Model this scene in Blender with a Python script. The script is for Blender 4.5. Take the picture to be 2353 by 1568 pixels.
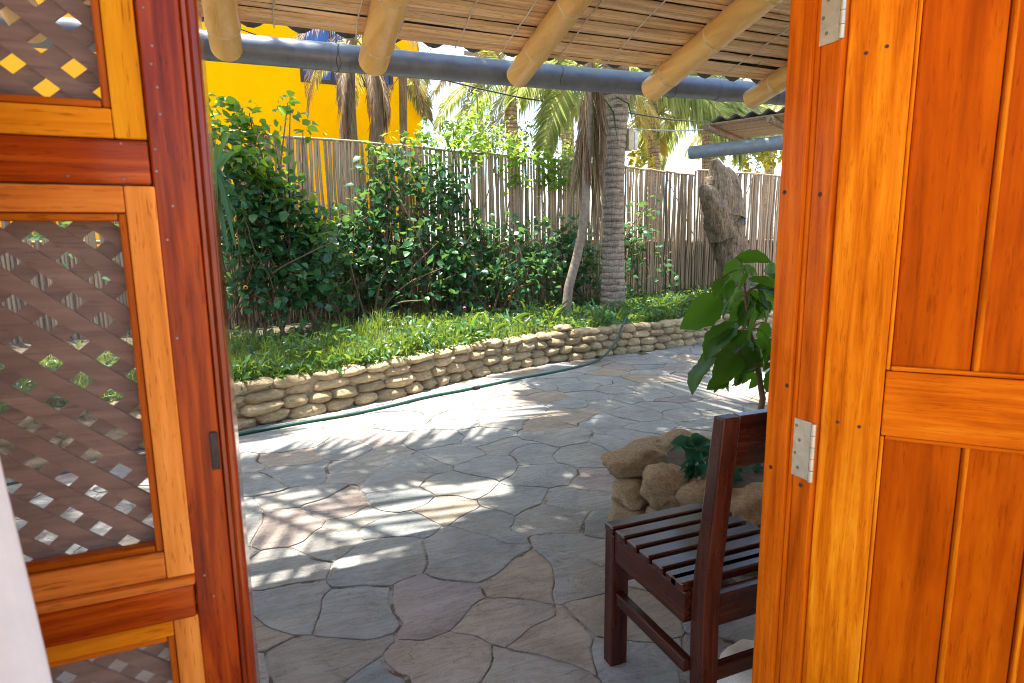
import bpy, bmesh, math, random
import numpy as np
from mathutils import Vector, Matrix, noise as mnoise

for o in list(bpy.data.objects):
    bpy.data.objects.remove(o)
random.seed(7)
RNG = np.random.default_rng(7)
SC = bpy.context.scene
COL = SC.collection
R = math.radians
PI = math.pi

# ------------------------------------------------------------------ camera
CAM_H = 1.29
YAW, PITCH, ROLL = R(22), R(9.2), R(-0.7)
FPX, PCX, PCY = 1382.0, 1176.0, 784.0
_f0 = Vector((math.sin(YAW), math.cos(YAW), 0)); _r0 = Vector((math.cos(YAW), -math.sin(YAW), 0))
CF = _f0 * math.cos(PITCH) + Vector((0, 0, -math.sin(PITCH)))
_u0 = _r0.cross(CF)
CR = _r0 * math.cos(ROLL) + _u0 * math.sin(ROLL)
CU = CR.cross(CF)
cam = bpy.data.objects.new('camera', bpy.data.cameras.new('camera'))
COL.objects.link(cam)
cam.matrix_world = Matrix(((CR.x, CU.x, -CF.x, 0), (CR.y, CU.y, -CF.y, 0), (CR.z, CU.z, -CF.z, CAM_H), (0, 0, 0, 1)))
cam.data.sensor_width = 36.0
cam.data.lens = FPX / 2352.0 * 36.0
cam.data.clip_start = 0.02
cam.data.clip_end = 1500
cam.data.dof.use_dof = True
cam.data.dof.focus_distance = 2.6
cam.data.dof.aperture_fstop = 8.0
SC.camera = cam

# ------------------------------------------------------------------ light
SUN = Vector((-0.10, 0.13, 0.985)).normalized()
w = bpy.data.worlds.new('World'); SC.world = w; w.use_nodes = True
wn = w.node_tree; wn.nodes.clear()
sky = wn.nodes.new('ShaderNodeTexSky'); sky.sky_type = 'NISHITA'; sky.sun_disc = False
sky.sun_elevation = math.asin(SUN.z); sky.sun_rotation = math.atan2(SUN.x, SUN.y)
sky.air_density = 1.0; sky.dust_density = 1.6; sky.ozone_density = 1.0
bg = wn.nodes.new('ShaderNodeBackground'); bg.inputs[1].default_value = 0.15
wo = wn.nodes.new('ShaderNodeOutputWorld')
wn.links.new(sky.outputs[0], bg.inputs[0]); wn.links.new(bg.outputs[0], wo.inputs[0])
sl = bpy.data.lights.new('sun', 'SUN'); sl.energy = 4.8; sl.angle = R(0.53); sl.color = (1.0, 0.95, 0.86)
so = bpy.data.objects.new('sun', sl); COL.objects.link(so)
so.rotation_euler = SUN.to_track_quat('Z', 'Y').to_euler()
SC.view_settings.view_transform = 'Standard'
SC.view_settings.look = 'None'
SC.view_settings.gamma = 1.0
SC.view_settings.use_curve_mapping = False
SC.view_settings.exposure = 2.05
SC.render.engine = 'CYCLES'
SC.cycles.max_bounces = 10
SC.cycles.diffuse_bounces = 5
SC.cycles.transparent_max_bounces = 24
SC.cycles.sample_clamp_indirect = 8
SC.cycles.filter_width = 1.0
try:
    SC.cycles.use_denoising = True
except Exception:
    pass


def at(x, y, Y):
    """point on the vertical plane at distance Y that the photograph shows at x, y"""
    d = CF + CR * ((x - PCX) / FPX) - CU * ((y - PCY) / FPX)
    return Vector((0, 0, CAM_H)) + d * (Y / d.y)


def atz(x, y, z):
    d = CF + CR * ((x - PCX) / FPX) - CU * ((y - PCY) / FPX)
    return Vector((0, 0, CAM_H)) + d * ((z - CAM_H) / d.z)


# ------------------------------------------------------------------ materials
def newmat(name):
    m = bpy.data.materials.new(name); m.use_nodes = True
    nt = m.node_tree
    return m, nt, nt.nodes['Principled BSDF'], nt.nodes['Material Output']


def N(nt, typ, **kw):
    n = nt.nodes.new(typ)
    for k, v in kw.items():
        setattr(n, k, v)
    return n


def ramp(nt, stops):
    n = nt.nodes.new('ShaderNodeValToRGB')
    e = n.color_ramp.elements
    while len(e) < len(stops):
        e.new(0.5)
    for i, (p, c) in enumerate(stops):
        e[i].position = p
        e[i].color = (*c, 1) if len(c) == 3 else c
    return n


def coords(nt, scale, rnd=True, kind='Object'):
    tc = N(nt, 'ShaderNodeTexCoord')
    mp = N(nt, 'ShaderNodeMapping'); mp.inputs['Scale'].default_value = scale
    src = tc.outputs[kind]
    if rnd:
        oi = N(nt, 'ShaderNodeObjectInfo')
        mu = N(nt, 'ShaderNodeMath', operation='MULTIPLY'); mu.inputs[1].default_value = 37.0
        nt.links.new(oi.outputs['Random'], mu.inputs[0])
        va = N(nt, 'ShaderNodeVectorMath', operation='ADD')
        nt.links.new(src, va.inputs[0]); nt.links.new(mu.outputs[0], va.inputs[1])
        src = va.outputs[0]
    nt.links.new(src, mp.inputs[0])
    return mp.outputs[0]


def mixc(nt, a, b, f, mode='MIX'):
    n = N(nt, 'ShaderNodeMix', data_type='RGBA', blend_type=mode)
    for s, v in ((n.inputs[6], a), (n.inputs[7], b), (n.inputs[0], f)):
        if hasattr(v, 'links'):
            nt.links.new(v, s)
        elif isinstance(v, (int, float)):
            s.default_value = v
        else:
            s.default_value = (*v, 1)
    return n.outputs[2]


def noise(nt, vec, scale=1.0, detail=5.0, rough=0.6, dist=0.0):
    n = N(nt, 'ShaderNodeTexNoise')
    n.inputs['Scale'].default_value = scale; n.inputs['Detail'].default_value = detail
    n.inputs['Roughness'].default_value = rough; n.inputs['Distortion'].default_value = dist
    if vec is not None:
        nt.links.new(vec, n.inputs['Vector'])
    return n


def bump(nt, height, bsdf, strength=0.2, dist=0.01):
    b = N(nt, 'ShaderNodeBump'); b.inputs['Strength'].default_value = strength; b.inputs['Distance'].default_value = dist
    nt.links.new(height, b.inputs['Height']); nt.links.new(b.outputs[0], bsdf.inputs['Normal'])
    return b


def wood(name, dark, mid, light, axis='Z', rough=0.25, coat=0.5, fine=120, blotch=0.5, bstr=0.12, k=1.0, tone=0.0, spec=0.12, pores=0.6):
    m, nt, b, _ = newmat(name)
    dark, mid, light = [tuple(q * k for q in c_) for c_ in (dark, mid, light)]
    i = 'XYZ'.index(axis)
    def ax(across, along):
        sc = [across] * 3; sc[i] = along
        return coords(nt, sc)
    n1 = noise(nt, ax(fine, fine * 0.05), 1.0, 7, 0.62, 0.5)
    r1 = ramp(nt, [(0.30, dark), (0.50, mid), (0.70, light)])
    nt.links.new(n1.outputs[0], r1.inputs[0])
    # slow drift of tone in the timber
    n2 = noise(nt, ax(5, 2.2), 1.0, 4, 0.6, 0.8)
    r2 = ramp(nt, [(0.30, (0.58, 0.46, 0.42)), (0.52, (0.95, 0.93, 0.92)), (0.75, (1.15, 1.32, 1.25))]); nt.links.new(n2.outputs[0], r2.inputs[0])
    c = mixc(nt, r1.outputs[0], r2.outputs[0], blotch, 'MULTIPLY')
    # short dark pores
    n3 = noise(nt, ax(fine * 5.5, fine * 0.5), 1.0, 3, 0.6)
    r3 = ramp(nt, [(0.32, (0.36, 0.22, 0.15)), (0.42, (1, 1, 1))]); nt.links.new(n3.outputs[0], r3.inputs[0])
    c = mixc(nt, c, r3.outputs[0], pores, 'MULTIPLY')
    # a few knocks and stains
    n5 = noise(nt, ax(26, 12), 1.0, 2, 0.5, 0.3)
    r5 = ramp(nt, [(0.18, (0.4, 0.28, 0.2)), (0.23, (1, 1, 1))]); nt.links.new(n5.outputs[0], r5.inputs[0])
    c = mixc(nt, c, r5.outputs[0], 0.5, 'MULTIPLY')
    if tone:
        oi = N(nt, 'ShaderNodeObjectInfo')
        rt = ramp(nt, [(0.0, (1 - tone, 1 - tone * 1.15, 1 - tone * 1.3)), (0.5, (1, 0.97, 0.93)), (0.8, (1.0, 0.93, 0.83)), (1.0, (1.12, 1.14, 1.2))])
        nt.links.new(oi.outputs['Random'], rt.inputs[0]); c = mixc(nt, c, rt.outputs[0], 1.0, 'MULTIPLY')
    nt.links.new(c, b.inputs['Base Color'])
    rr = ramp(nt, [(0.3, (rough * 0.7,) * 3), (0.7, (min(1, rough * 1.6),) * 3)]); nt.links.new(n2.outputs[0], rr.inputs[0])
    nt.links.new(rr.outputs[0], b.inputs['Roughness'])
    b.inputs['Specular IOR Level'].default_value = spec
    b.inputs['Coat Weight'].default_value = coat; b.inputs['Coat Roughness'].default_value = 0.10
    ad = N(nt, 'ShaderNodeMath', operation='ADD'); nt.links.new(n1.outputs[0], ad.inputs[0]); nt.links.new(n3.outputs[0], ad.inputs[1])
    bump(nt, ad.outputs[0], b, bstr, 0.003)
    return m


def plain(name, col, rough=0.6, metal=0.0, var=0.25, scale=12.0, bstr=0.1, bscale=None, rnd=0.0):
    m, nt, b, _ = newmat(name)
    v = coords(nt, (1, 1, 1))
    n1 = noise(nt, v, scale, 6, 0.65)
    r1 = ramp(nt, [(0.3, tuple(c * (1 - var) for c in col)), (0.7, tuple(min(1, c * (1 + var)) for c in col))])
    nt.links.new(n1.outputs[0], r1.inputs[0])
    c = r1.outputs[0]
    if rnd:
        oi = N(nt, 'ShaderNodeObjectInfo')
        r2 = ramp(nt, [(0.0, (1 - rnd,) * 3), (1.0, (1 + rnd * 0.3,) * 3)]); nt.links.new(oi.outputs['Random'], r2.inputs[0])
        c = mixc(nt, c, r2.outputs[0], 1.0, 'MULTIPLY')
    nt.links.new(c, b.inputs['Base Color'])
    b.inputs['Roughness'].default_value = rough; b.inputs['Metallic'].default_value = metal
    if bstr:
        nb = noise(nt, v, bscale or scale * 4, 6, 0.7)
        bump(nt, nb.outputs[0], b, bstr, 0.01)
    return m


def leafmat(name, dark, light, trans=0.45, rough=0.35, tcol=None, island=True):
    m, nt, b, out = newmat(name)
    if island:
        src = N(nt, 'ShaderNodeNewGeometry').outputs['Random Per Island']
    else:
        src = N(nt, 'ShaderNodeObjectInfo').outputs['Random']
    r = ramp(nt, [(0.0, dark), (1.0, light)]); nt.links.new(src, r.inputs[0])
    nt.links.new(r.outputs[0], b.inputs['Base Color'])
    b.inputs['Roughness'].default_value = rough
    t = N(nt, 'ShaderNodeBsdfTranslucent')
    tc = mixc(nt, r.outputs[0], tcol or (0.55, 0.75, 0.05), 0.5)
    nt.links.new(tc, t.inputs[0])
    mx = N(nt, 'ShaderNodeMixShader'); mx.inputs[0].default_value = trans
    nt.links.new(b.outputs[0], mx.inputs[1]); nt.links.new(t.outputs[0], mx.inputs[2])
    nt.links.new(mx.outputs[0], out.inputs[0])
    return m


M = {}
# varnished joinery: every board runs along one axis
M['post'] = wood('red_varnish_upright', (0.10, 0.010, 0.001), (0.27, 0.030, 0.002), (0.46, 0.075, 0.004), 'Z', 0.2, 0.12, 60, 0.8, k=0.95)
M['post_rail'] = wood('red_varnish_crosswise', (0.14, 0.014, 0.001), (0.34, 0.042, 0.002), (0.54, 0.10, 0.004), 'X', 0.22, 0.1, 60, 0.8, k=0.95)
M['post_gloss'] = wood('red_varnish_moulding', (0.10, 0.010, 0.001), (0.27, 0.030, 0.002), (0.46, 0.075, 0.004), 'Z', 0.2, 0.6, 60, 0.75, k=0.9)
M['gold_v'] = wood('gold_pine_upright', (0.52, 0.17, 0.006), (0.74, 0.29, 0.010), (0.86, 0.40, 0.02), 'Z', 0.35, 0.0, 45, 0.5, spec=0.02, k=1.0)
M['gold_h'] = wood('gold_pine_crosswise', (0.48, 0.12, 0.004), (0.70, 0.21, 0.008), (0.82, 0.31, 0.016), 'X', 0.35, 0.0, 45, 0.5, spec=0.02, k=1.0)
M['pine_v'] = wood('new_pine_upright', (0.46, 0.14, 0.02), (0.64, 0.22, 0.035), (0.74, 0.29, 0.06), 'Z', 0.45, 0.0, 60, 0.5, spec=0.05, k=1.2)
M['pine_h'] = wood('new_pine_crosswise', (0.40, 0.10, 0.012), (0.58, 0.16, 0.022), (0.68, 0.23, 0.04), 'X', 0.45, 0.0, 60, 0.5, spec=0.05, k=1.1)
M['bead_v'] = wood('bead_upright', (0.32, 0.06, 0.003), (0.52, 0.105, 0.005), (0.64, 0.16, 0.009), 'Z', 0.38, 0.0, 60, 0.5, spec=0.1, k=0.85)
M['bead_h'] = wood('bead_crosswise', (0.36, 0.07, 0.003), (0.56, 0.12, 0.005), (0.68, 0.18, 0.01), 'X', 0.38, 0.0, 60, 0.5, spec=0.1, k=0.85)
M['jamb'] = wood('orange_varnish_upright', (0.36, 0.056, 0.001), (0.58, 0.108, 0.002), (0.70, 0.165, 0.005), 'Z', 0.26, 0.05, 55, 0.5, k=0.95, pores=0.38, spec=0.05)
M['door_v'] = wood('door_timber_upright', (0.34, 0.060, 0.001), (0.62, 0.150, 0.003), (0.78, 0.27, 0.010), 'Z', 0.32, 0.0, 50, 0.6, k=1.02, spec=0.02, pores=0.38)
M['door_p'] = wood('door_panel_upright', (0.37, 0.058, 0.001), (0.54, 0.088, 0.0012), (0.66, 0.135, 0.002), 'Z', 0.32, 0.0, 36, 0.6, 0.05, k=0.84, spec=0.02, pores=0.38)
M['door_h'] = wood('door_timber_crosswise', (0.38, 0.060, 0.001), (0.62, 0.130, 0.003), (0.74, 0.21, 0.008), 'X', 0.32, 0.0, 60, 0.6, k=1.0, spec=0.02, pores=0.38)
M['chair_x'] = wood('dark_mahogany_crosswise', (0.020, 0.004, 0.002), (0.052, 0.010, 0.005), (0.10, 0.024, 0.010), 'X', 0.16, 0.12, 60, 0.5, spec=0.55, k=0.9)
M['chair_y'] = wood('dark_mahogany_lengthwise', (0.018, 0.004, 0.002), (0.045, 0.009, 0.004), (0.085, 0.020, 0.009), 'Y', 0.24, 0.12, 60, 0.5, spec=0.3, k=0.9)
M['chair_z'] = wood('dark_mahogany_upright', (0.018, 0.004, 0.002), (0.048, 0.009, 0.004), (0.09, 0.021, 0.009), 'Z', 0.24, 0.12, 60, 0.5, spec=0.3, k=0.9)
M['lath'] = wood('brown_lath', (0.11, 0.050, 0.028), (0.19, 0.095, 0.058), (0.27, 0.15, 0.10), 'X', 0.6, 0.0, 50, 0.3, k=1.5, spec=0.3)
M['mat_cane'] = wood('split_cane', (0.52, 0.34, 0.17), (0.76, 0.55, 0.31), (0.84, 0.70, 0.50), 'X', 0.5, 0.0, 40, 0.4, 0.15, spec=0.3, tone=0.28, k=1.2)
M['bamboo'] = wood('thick_bamboo', (0.54, 0.33, 0.09), (0.66, 0.43, 0.14), (0.72, 0.50, 0.20), 'Y', 0.34, 0.15, 22, 0.2, 0.03, k=1.12, tone=0.1, spec=0.4, pores=0.15)
M['node'] = plain('pale_bamboo_node', (0.66, 0.52, 0.30), 0.6, 0, 0.3, 30)
M['tie'] = plain('lime_white_cord', (0.66, 0.60, 0.52), 0.9)
M['steel'] = plain('zinc_plate', (0.50, 0.46, 0.36), 0.42, 0.75, 0.2, 40, 0.1)
M['screw'] = plain('dull_screw', (0.22, 0.19, 0.15), 0.45, 0.8)
M['hole'] = plain('dark_plug', (0.05, 0.015, 0.006), 0.7)
M['black_iron'] = plain('dark_iron', (0.035, 0.03, 0.028), 0.5, 0.6, 0.5, 80)
M['gutter'] = plain('grey_pipe', (0.155, 0.190, 0.225), 0.38, 0, 0.22, 14, 0.05, 40)
M['wire'] = plain('black_wire', (0.02, 0.02, 0.022), 0.6)
M['line'] = plain('pale_line', (0.55, 0.55, 0.52), 0.7)
M['sheet'] = plain('fibre_sheet', (0.085, 0.078, 0.07), 0.85, 0, 0.4, 10, 0.2)
M['cloth'] = plain('white_cotton', (0.50, 0.455, 0.43), 0.9, 0, 0.05, 30, 0.15, 400)
M['stone'] = plain('sandstone_lump', (0.49, 0.365, 0.205), 0.95, 0, 0.38, 3.2, 1.0, 14, 0.32)
M['stone_rough'] = plain('coarse_sandstone', (0.43, 0.30, 0.165), 0.95, 0, 0.4, 9.0, 1.0, 26, 0.2)
M['mortar'] = plain('sandy_mortar', (0.40, 0.315, 0.205), 0.95, 0, 0.3, 14, 0.6, 80)
M['pale_stone'] = plain('pale_stone', (0.72, 0.63, 0.52), 0.9, 0, 0.15, 20, 0.3)
M['soil'] = plain('dark_soil', (0.085, 0.060, 0.038), 0.95, 0, 0.5, 12, 0.8, 60)
M['ground'] = plain('sandy_ground', (0.36, 0.29, 0.20), 0.95, 0, 0.25, 1.5, 0.3, 20)
M['roomfloor'] = plain('room_floor_cement', (0.36, 0.24, 0.15), 0.5, 0, 0.2, 4, 0.05)
M['plaster'] = plain('cream_plaster', (0.55, 0.47, 0.36), 0.9, 0, 0.1, 3, 0.15)
M['yellow'] = plain('yellow_plaster', (0.92, 0.46, 0.0005), 0.85, 0, 0.09, 0.9, 0.2, 30)
M['frame_dark'] = plain('dark_frame', (0.04, 0.025, 0.02), 0.5)
M['hose'] = plain('green_hose', (0.005, 0.050, 0.036), 0.4, 0, 0.2, 10, 0.05)
M['box_cream'] = plain('cream_box', (0.62, 0.52, 0.33), 0.6)
M['box_white'] = plain('white_plate', (0.72, 0.74, 0.75), 0.5)
M['stem'] = plain('brown_stem', (0.16, 0.10, 0.055), 0.85, 0, 0.3, 30)
M['twig_grey'] = plain('grey_bark', (0.26, 0.20, 0.15), 0.95, 0, 0.35, 25, 0.6, 80)

M['yellow'].node_tree.nodes['Principled BSDF'].inputs['Specular IOR Level'].default_value = 0.02
m, nt, b, out = newmat('blue_pane')
b.inputs['Base Color'].default_value = (0.03, 0.10, 0.34, 1); b.inputs['Roughness'].default_value = 0.12
M['pane'] = m

def flagmat(name, cols):
    m, nt, b, _ = newmat(name)
    v = coords(nt, (1, 1, 1))
    n1 = noise(nt, v, 3.0, 8, 0.65, 0.5)
    r1 = ramp(nt, [(0.3, cols[0]), (0.5, cols[1]), (0.72, cols[2])])
    nt.links.new(n1.outputs[0], r1.inputs[0])
    oi = N(nt, 'ShaderNodeObjectInfo')
    r2 = ramp(nt, [(0, (0.88, 0.90, 0.90)), (0.35, (1.0, 0.98, 0.95)), (0.6, (0.95, 0.96, 0.96)), (0.8, (1.0, 0.96, 0.93)), (1, (1.07, 1.05, 1.0))])
    nt.links.new(oi.outputs['Random'], r2.inputs[0])
    c = mixc(nt, r1.outputs[0], r2.outputs[0], 1.0, 'MULTIPLY')
    vs = coords(nt, (3.0, 14.0, 3.0)); ns = noise(nt, vs, 1.0, 6, 0.6, 1.5)
    rs = ramp(nt, [(0.44, (1, 1, 1)), (0.5, (0.80, 0.77, 0.74)), (0.56, (1, 1, 1))]); nt.links.new(ns.outputs[0], rs.inputs[0])
    c = mixc(nt, c, rs.outputs[0], 0.8, 'MULTIPLY')
    nsp = noise(nt, v, 60.0, 3, 0.6)
    rsp = ramp(nt, [(0.28, (0.55, 0.5, 0.45)), (0.38, (1, 1, 1))]); nt.links.new(nsp.outputs[0], rsp.inputs[0])
    c = mixc(nt, c, rsp.outputs[0], 0.6, 'MULTIPLY')
    nk = noise(nt, coords(nt, (1.3, 4.5, 1.3)), 1.0, 5, 0.6, 2.0)
    rk = ramp(nt, [(0.488, (1, 1, 1)), (0.498, (0.42, 0.33, 0.26)), (0.508, (1, 1, 1))]); nt.links.new(nk.outputs[0], rk.inputs[0])
    c = mixc(nt, c, rk.outputs[0], 0.55, 'MULTIPLY')
    nst = noise(nt, v, 1.4, 4, 0.6)
    rst = ramp(nt, [(0.4, (1, 1, 1)), (0.7, (1.08, 0.93, 0.78))]); nt.links.new(nst.outputs[0], rst.inputs[0])
    c = mixc(nt, c, rst.outputs[0], 0.8, 'MULTIPLY')
    nt.links.new(c, b.inputs['Base Color']); b.inputs['Roughness'].default_value = 0.72
    ad = N(nt, 'ShaderNodeMath', operation='ADD')
    m1 = N(nt, 'ShaderNodeMath', operation='MULTIPLY'); m1.inputs[1].default_value = 1.6
    nt.links.new(ns.outputs[0], m1.inputs[0]); nt.links.new(m1.outputs[0], ad.inputs[0])
    n4 = noise(nt, v, 28.0, 8, 0.7); nt.links.new(n4.outputs[0], ad.inputs[1])
    bump(nt, ad.outputs[0], b, 0.9, 0.016)
    return m


M['flag'] = flagmat('grey_flagstone', ((0.185, 0.192, 0.190), (0.262, 0.270, 0.266), (0.335, 0.335, 0.315)))
M['flag_brown'] = flagmat('brown_flagstone', ((0.215, 0.185, 0.148), (0.305, 0.262, 0.212), (0.38, 0.335, 0.275)))  # brown stone; also carries warm bounce light painted into the nearest slabs
M['flag_purple'] = flagmat('purplish_flagstone', ((0.20, 0.174, 0.160), (0.285, 0.25, 0.235), (0.35, 0.315, 0.295)))

# joint mortar of the patio
m, nt, b, _ = newmat('patio_joint')
v = coords(nt, (1, 1, 1), False)
n1 = noise(nt, v, 5.0, 8, 0.7)
r1 = ramp(nt, [(0.44, (0.10, 0.070, 0.045)), (0.50, (0.25, 0.225, 0.19)), (0.7, (0.36, 0.335, 0.29))]); nt.links.new(n1.outputs[0], r1.inputs[0])
nt.links.new(r1.outputs[0], b.inputs['Base Color']); b.inputs['Roughness'].default_value = 0.95
n2 = noise(nt, v, 60, 6, 0.7); bump(nt, n2.outputs[0], b, 0.6, 0.01)
M['joint'] = m

# weathered fence cane
m, nt, b, _ = newmat('weathered_cane')
v = coords(nt, (60, 60, 2.2))
n1 = noise(nt, v, 1.0, 5, 0.65, 0.4)
r1 = ramp(nt, [(0.3, (0.20, 0.145, 0.10)), (0.5, (0.42, 0.32, 0.225)), (0.72, (0.56, 0.46, 0.36))]); nt.links.new(n1.outputs[0], r1.inputs[0])
oi = N(nt, 'ShaderNodeObjectInfo')
r2 = ramp(nt, [(0, (0.45, 0.43, 0.42)), (0.3, (0.85, 0.82, 0.80)), (0.6, (1.0, 0.9, 0.78)), (0.85, (0.8, 0.82, 0.88)), (1, (1.3, 1.15, 0.95))])
nt.links.new(oi.outputs['Random'], r2.inputs[0])
c = mixc(nt, r1.outputs[0], r2.outputs[0], 1.0, 'MULTIPLY')
nt.links.new(c, b.inputs['Base Color']); b.inputs['Roughness'].default_value = 0.8
bump(nt, n1.outputs[0], b, 0.3, 0.01)
M['cane'] = m

# insect screen: fine wire net, mostly open
m, nt, b, out = newmat('insect_net')
tc = N(nt, 'ShaderNodeTexCoord')
mp = N(nt, 'ShaderNodeMapping'); mp.inputs['Scale'].default_value = (1, 1, 1); nt.links.new(tc.outputs['Object'], mp.inputs[0])
w1 = N(nt, 'ShaderNodeTexWave', bands_direction='X'); w1.inputs['Scale'].default_value = 150
w2 = N(nt, 'ShaderNodeTexWave', bands_direction='Z'); w2.inputs['Scale'].default_value = 150
nt.links.new(mp.outputs[0], w1.inputs[0]); nt.links.new(mp.outputs[0], w2.inputs[0])
mxm = N(nt, 'ShaderNodeMath', operation='MAXIMUM'); nt.links.new(w1.outputs['Fac'], mxm.inputs[0]); nt.links.new(w2.outputs['Fac'], mxm.inputs[1])
rg = ramp(nt, [(0.85, (0.13,) * 3), (0.99, (0.60,) * 3)]); nt.links.new(mxm.outputs[0], rg.inputs[0])
b.inputs['Base Color'].default_value = (0.25, 0.215, 0.195, 1); b.inputs['Roughness'].default_value = 0.7
tr = N(nt, 'ShaderNodeBsdfTransparent'); ms = N(nt, 'ShaderNodeMixShader')
nt.links.new(rg.outputs[0], ms.inputs[0]); nt.links.new(tr.outputs[0], ms.inputs[1]); nt.links.new(b.outputs[0], ms.inputs[2]); nt.links.new(ms.outputs[0], out.inputs[0])
M['net'] = m

# palm trunk bark with rings
m, nt, b, _ = newmat('palm_bark')
v = coords(nt, (1, 1, 1), False)
vr = coords(nt, (5, 5, 26), False)
n1 = noise(nt, vr, 1.0, 5, 0.7, 0.8)
r1 = ramp(nt, [(0.28, (0.06, 0.045, 0.035)), (0.44, (0.33, 0.26, 0.20)), (0.7, (0.50, 0.425, 0.345))]); nt.links.new(n1.outputs[0], r1.inputs[0])
nf = noise(nt, coords(nt, (60, 60, 9), False), 1.0, 5, 0.7)
rf = ramp(nt, [(0.35, (0.55, 0.5, 0.46)), (0.6, (1, 1, 1))]); nt.links.new(nf.outputs[0], rf.inputs[0])
c = mixc(nt, r1.outputs[0], rf.outputs[0], 0.9, 'MULTIPLY')
wv = N(nt, 'ShaderNodeTexWave', bands_direction='Z', wave_profile='SAW'); wv.inputs['Scale'].default_value = 3.7; wv.inputs['Distortion'].default_value = 2.6; wv.inputs['Detail'].default_value = 2; wv.inputs['Detail Scale'].default_value = 2.0
nt.links.new(coords(nt, (1, 1, 1), False), wv.inputs[0])
rw_ = ramp(nt, [(0.0, (0.16, 0.12, 0.10)), (0.14, (0.75, 0.72, 0.72)), (0.6, (1.1, 1.08, 1.08)), (0.95, (0.9, 0.86, 0.84)), (1.0, (0.3, 0.25, 0.22))]); nt.links.new(wv.outputs['Fac'], rw_.inputs[0])
c = mixc(nt, c, rw_.outputs[0], 0.9, 'MULTIPLY')
nt.links.new(c, b.inputs['Base Color']); b.inputs['Roughness'].default_value = 0.9
bump(nt, nf.outputs[0], b, 0.8, 0.02)
M['palm_bark'] = m

# split old trunk
m, nt, b, _ = newmat('old_wood')
n1 = noise(nt, coords(nt, (40, 40, 4), False), 1.0, 7, 0.7, 1.2)
r1 = ramp(nt, [(0.32, (0.06, 0.042, 0.03)), (0.48, (0.24, 0.175, 0.115)), (0.7, (0.42, 0.33, 0.24))]); nt.links.new(n1.outputs[0], r1.inputs[0])
nt.links.new(r1.outputs[0], b.inputs['Base Color']); b.inputs['Roughness'].default_value = 0.95
bump(nt, n1.outputs[0], b, 1.0, 0.05)
M['old_wood'] = m

M['leaf_shrub'] = leafmat('shrub_leaf', (0.016, 0.078, 0.034), (0.055, 0.165, 0.060), 0.34, 0.30, (0.30, 0.50, 0.06))
M['leaf_bright'] = leafmat('bright_leaf', (0.030, 0.12, 0.020), (0.10, 0.24, 0.03), 0.5, 0.4)
M['leaf_olive'] = leafmat('olive_leaf', (0.05, 0.075, 0.035), (0.16, 0.17, 0.075), 0.35, 0.55)
M['leaf_big'] = leafmat('broad_leaf', (0.016, 0.075, 0.008), (0.048, 0.160, 0.018), 0.48, 0.42, (0.22, 0.48, 0.02), False)
M['leaf_strap'] = leafmat('strap_leaf', (0.018, 0.075, 0.030), (0.045, 0.150, 0.045), 0.35, 0.35, None, False)
M['leaf_blue'] = leafmat('bluish_leaf', (0.012, 0.070, 0.036), (0.036, 0.120, 0.055), 0.25, 0.35, (0.1, 0.3, 0.15), False)
M['leaf_yellow'] = leafmat('yellow_leaf', (0.10, 0.14, 0.01), (0.34, 0.30, 0.02), 0.5, 0.45, (0.8, 0.7, 0.02))
M['grass'] = leafmat('grass_blade', (0.022, 0.060, 0.010), (0.12, 0.15, 0.04), 0.4, 0.5)
M['weed'] = leafmat('weed_leaf', (0.012, 0.060, 0.016), (0.055, 0.150, 0.035), 0.32, 0.38)
M['frond'] = leafmat('green_frond', (0.055, 0.105, 0.035), (0.22, 0.26, 0.11), 0.45, 0.33, (0.55, 0.6, 0.15))
M['frond_yellow'] = leafmat('yellowing_frond', (0.16, 0.17, 0.04), (0.42, 0.34, 0.10), 0.5, 0.45, (0.8, 0.65, 0.1))
M['frond_dead'] = leafmat('dead_frond', (0.085, 0.048, 0.026), (0.36, 0.25, 0.15), 0.15, 0.7, (0.5, 0.3, 0.1))
M['rachis'] = plain('frond_stalk', (0.36, 0.30, 0.12), 0.5)
M['petal_pink'] = plain('pink_petal', (0.70, 0.10, 0.20), 0.6)
M['petal_orange'] = plain('orange_petal', (0.80, 0.26, 0.03), 0.6)

# ------------------------------------------------------------------ building helpers
ORG = {}


def setprops(o, label=None, cat=None, group=None, kind=None):
    if label: o['label'] = label
    if cat: o['category'] = cat
    if group: o['group'] = group
    if kind: o['kind'] = kind
    return o


def thing(name, label, cat, loc=(0, 0, 0), rotz=0.0, group=None):
    o = bpy.data.objects.new(name, None); COL.objects.link(o)
    o.empty_display_size = 0.1
    o.location = loc; o.rotation_euler = (0, 0, rotz)
    ORG[o.name] = Vector(loc) if rotz == 0 else Vector((0, 0, 0))
    return setprops(o, label, cat, group)


def link(name, me, parent=None, loc=None):
    o = bpy.data.objects.new(name, me); COL.objects.link(o)
    if parent is not None:
        o.parent = parent
    if loc is not None:
        o.location = loc
    return o


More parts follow.
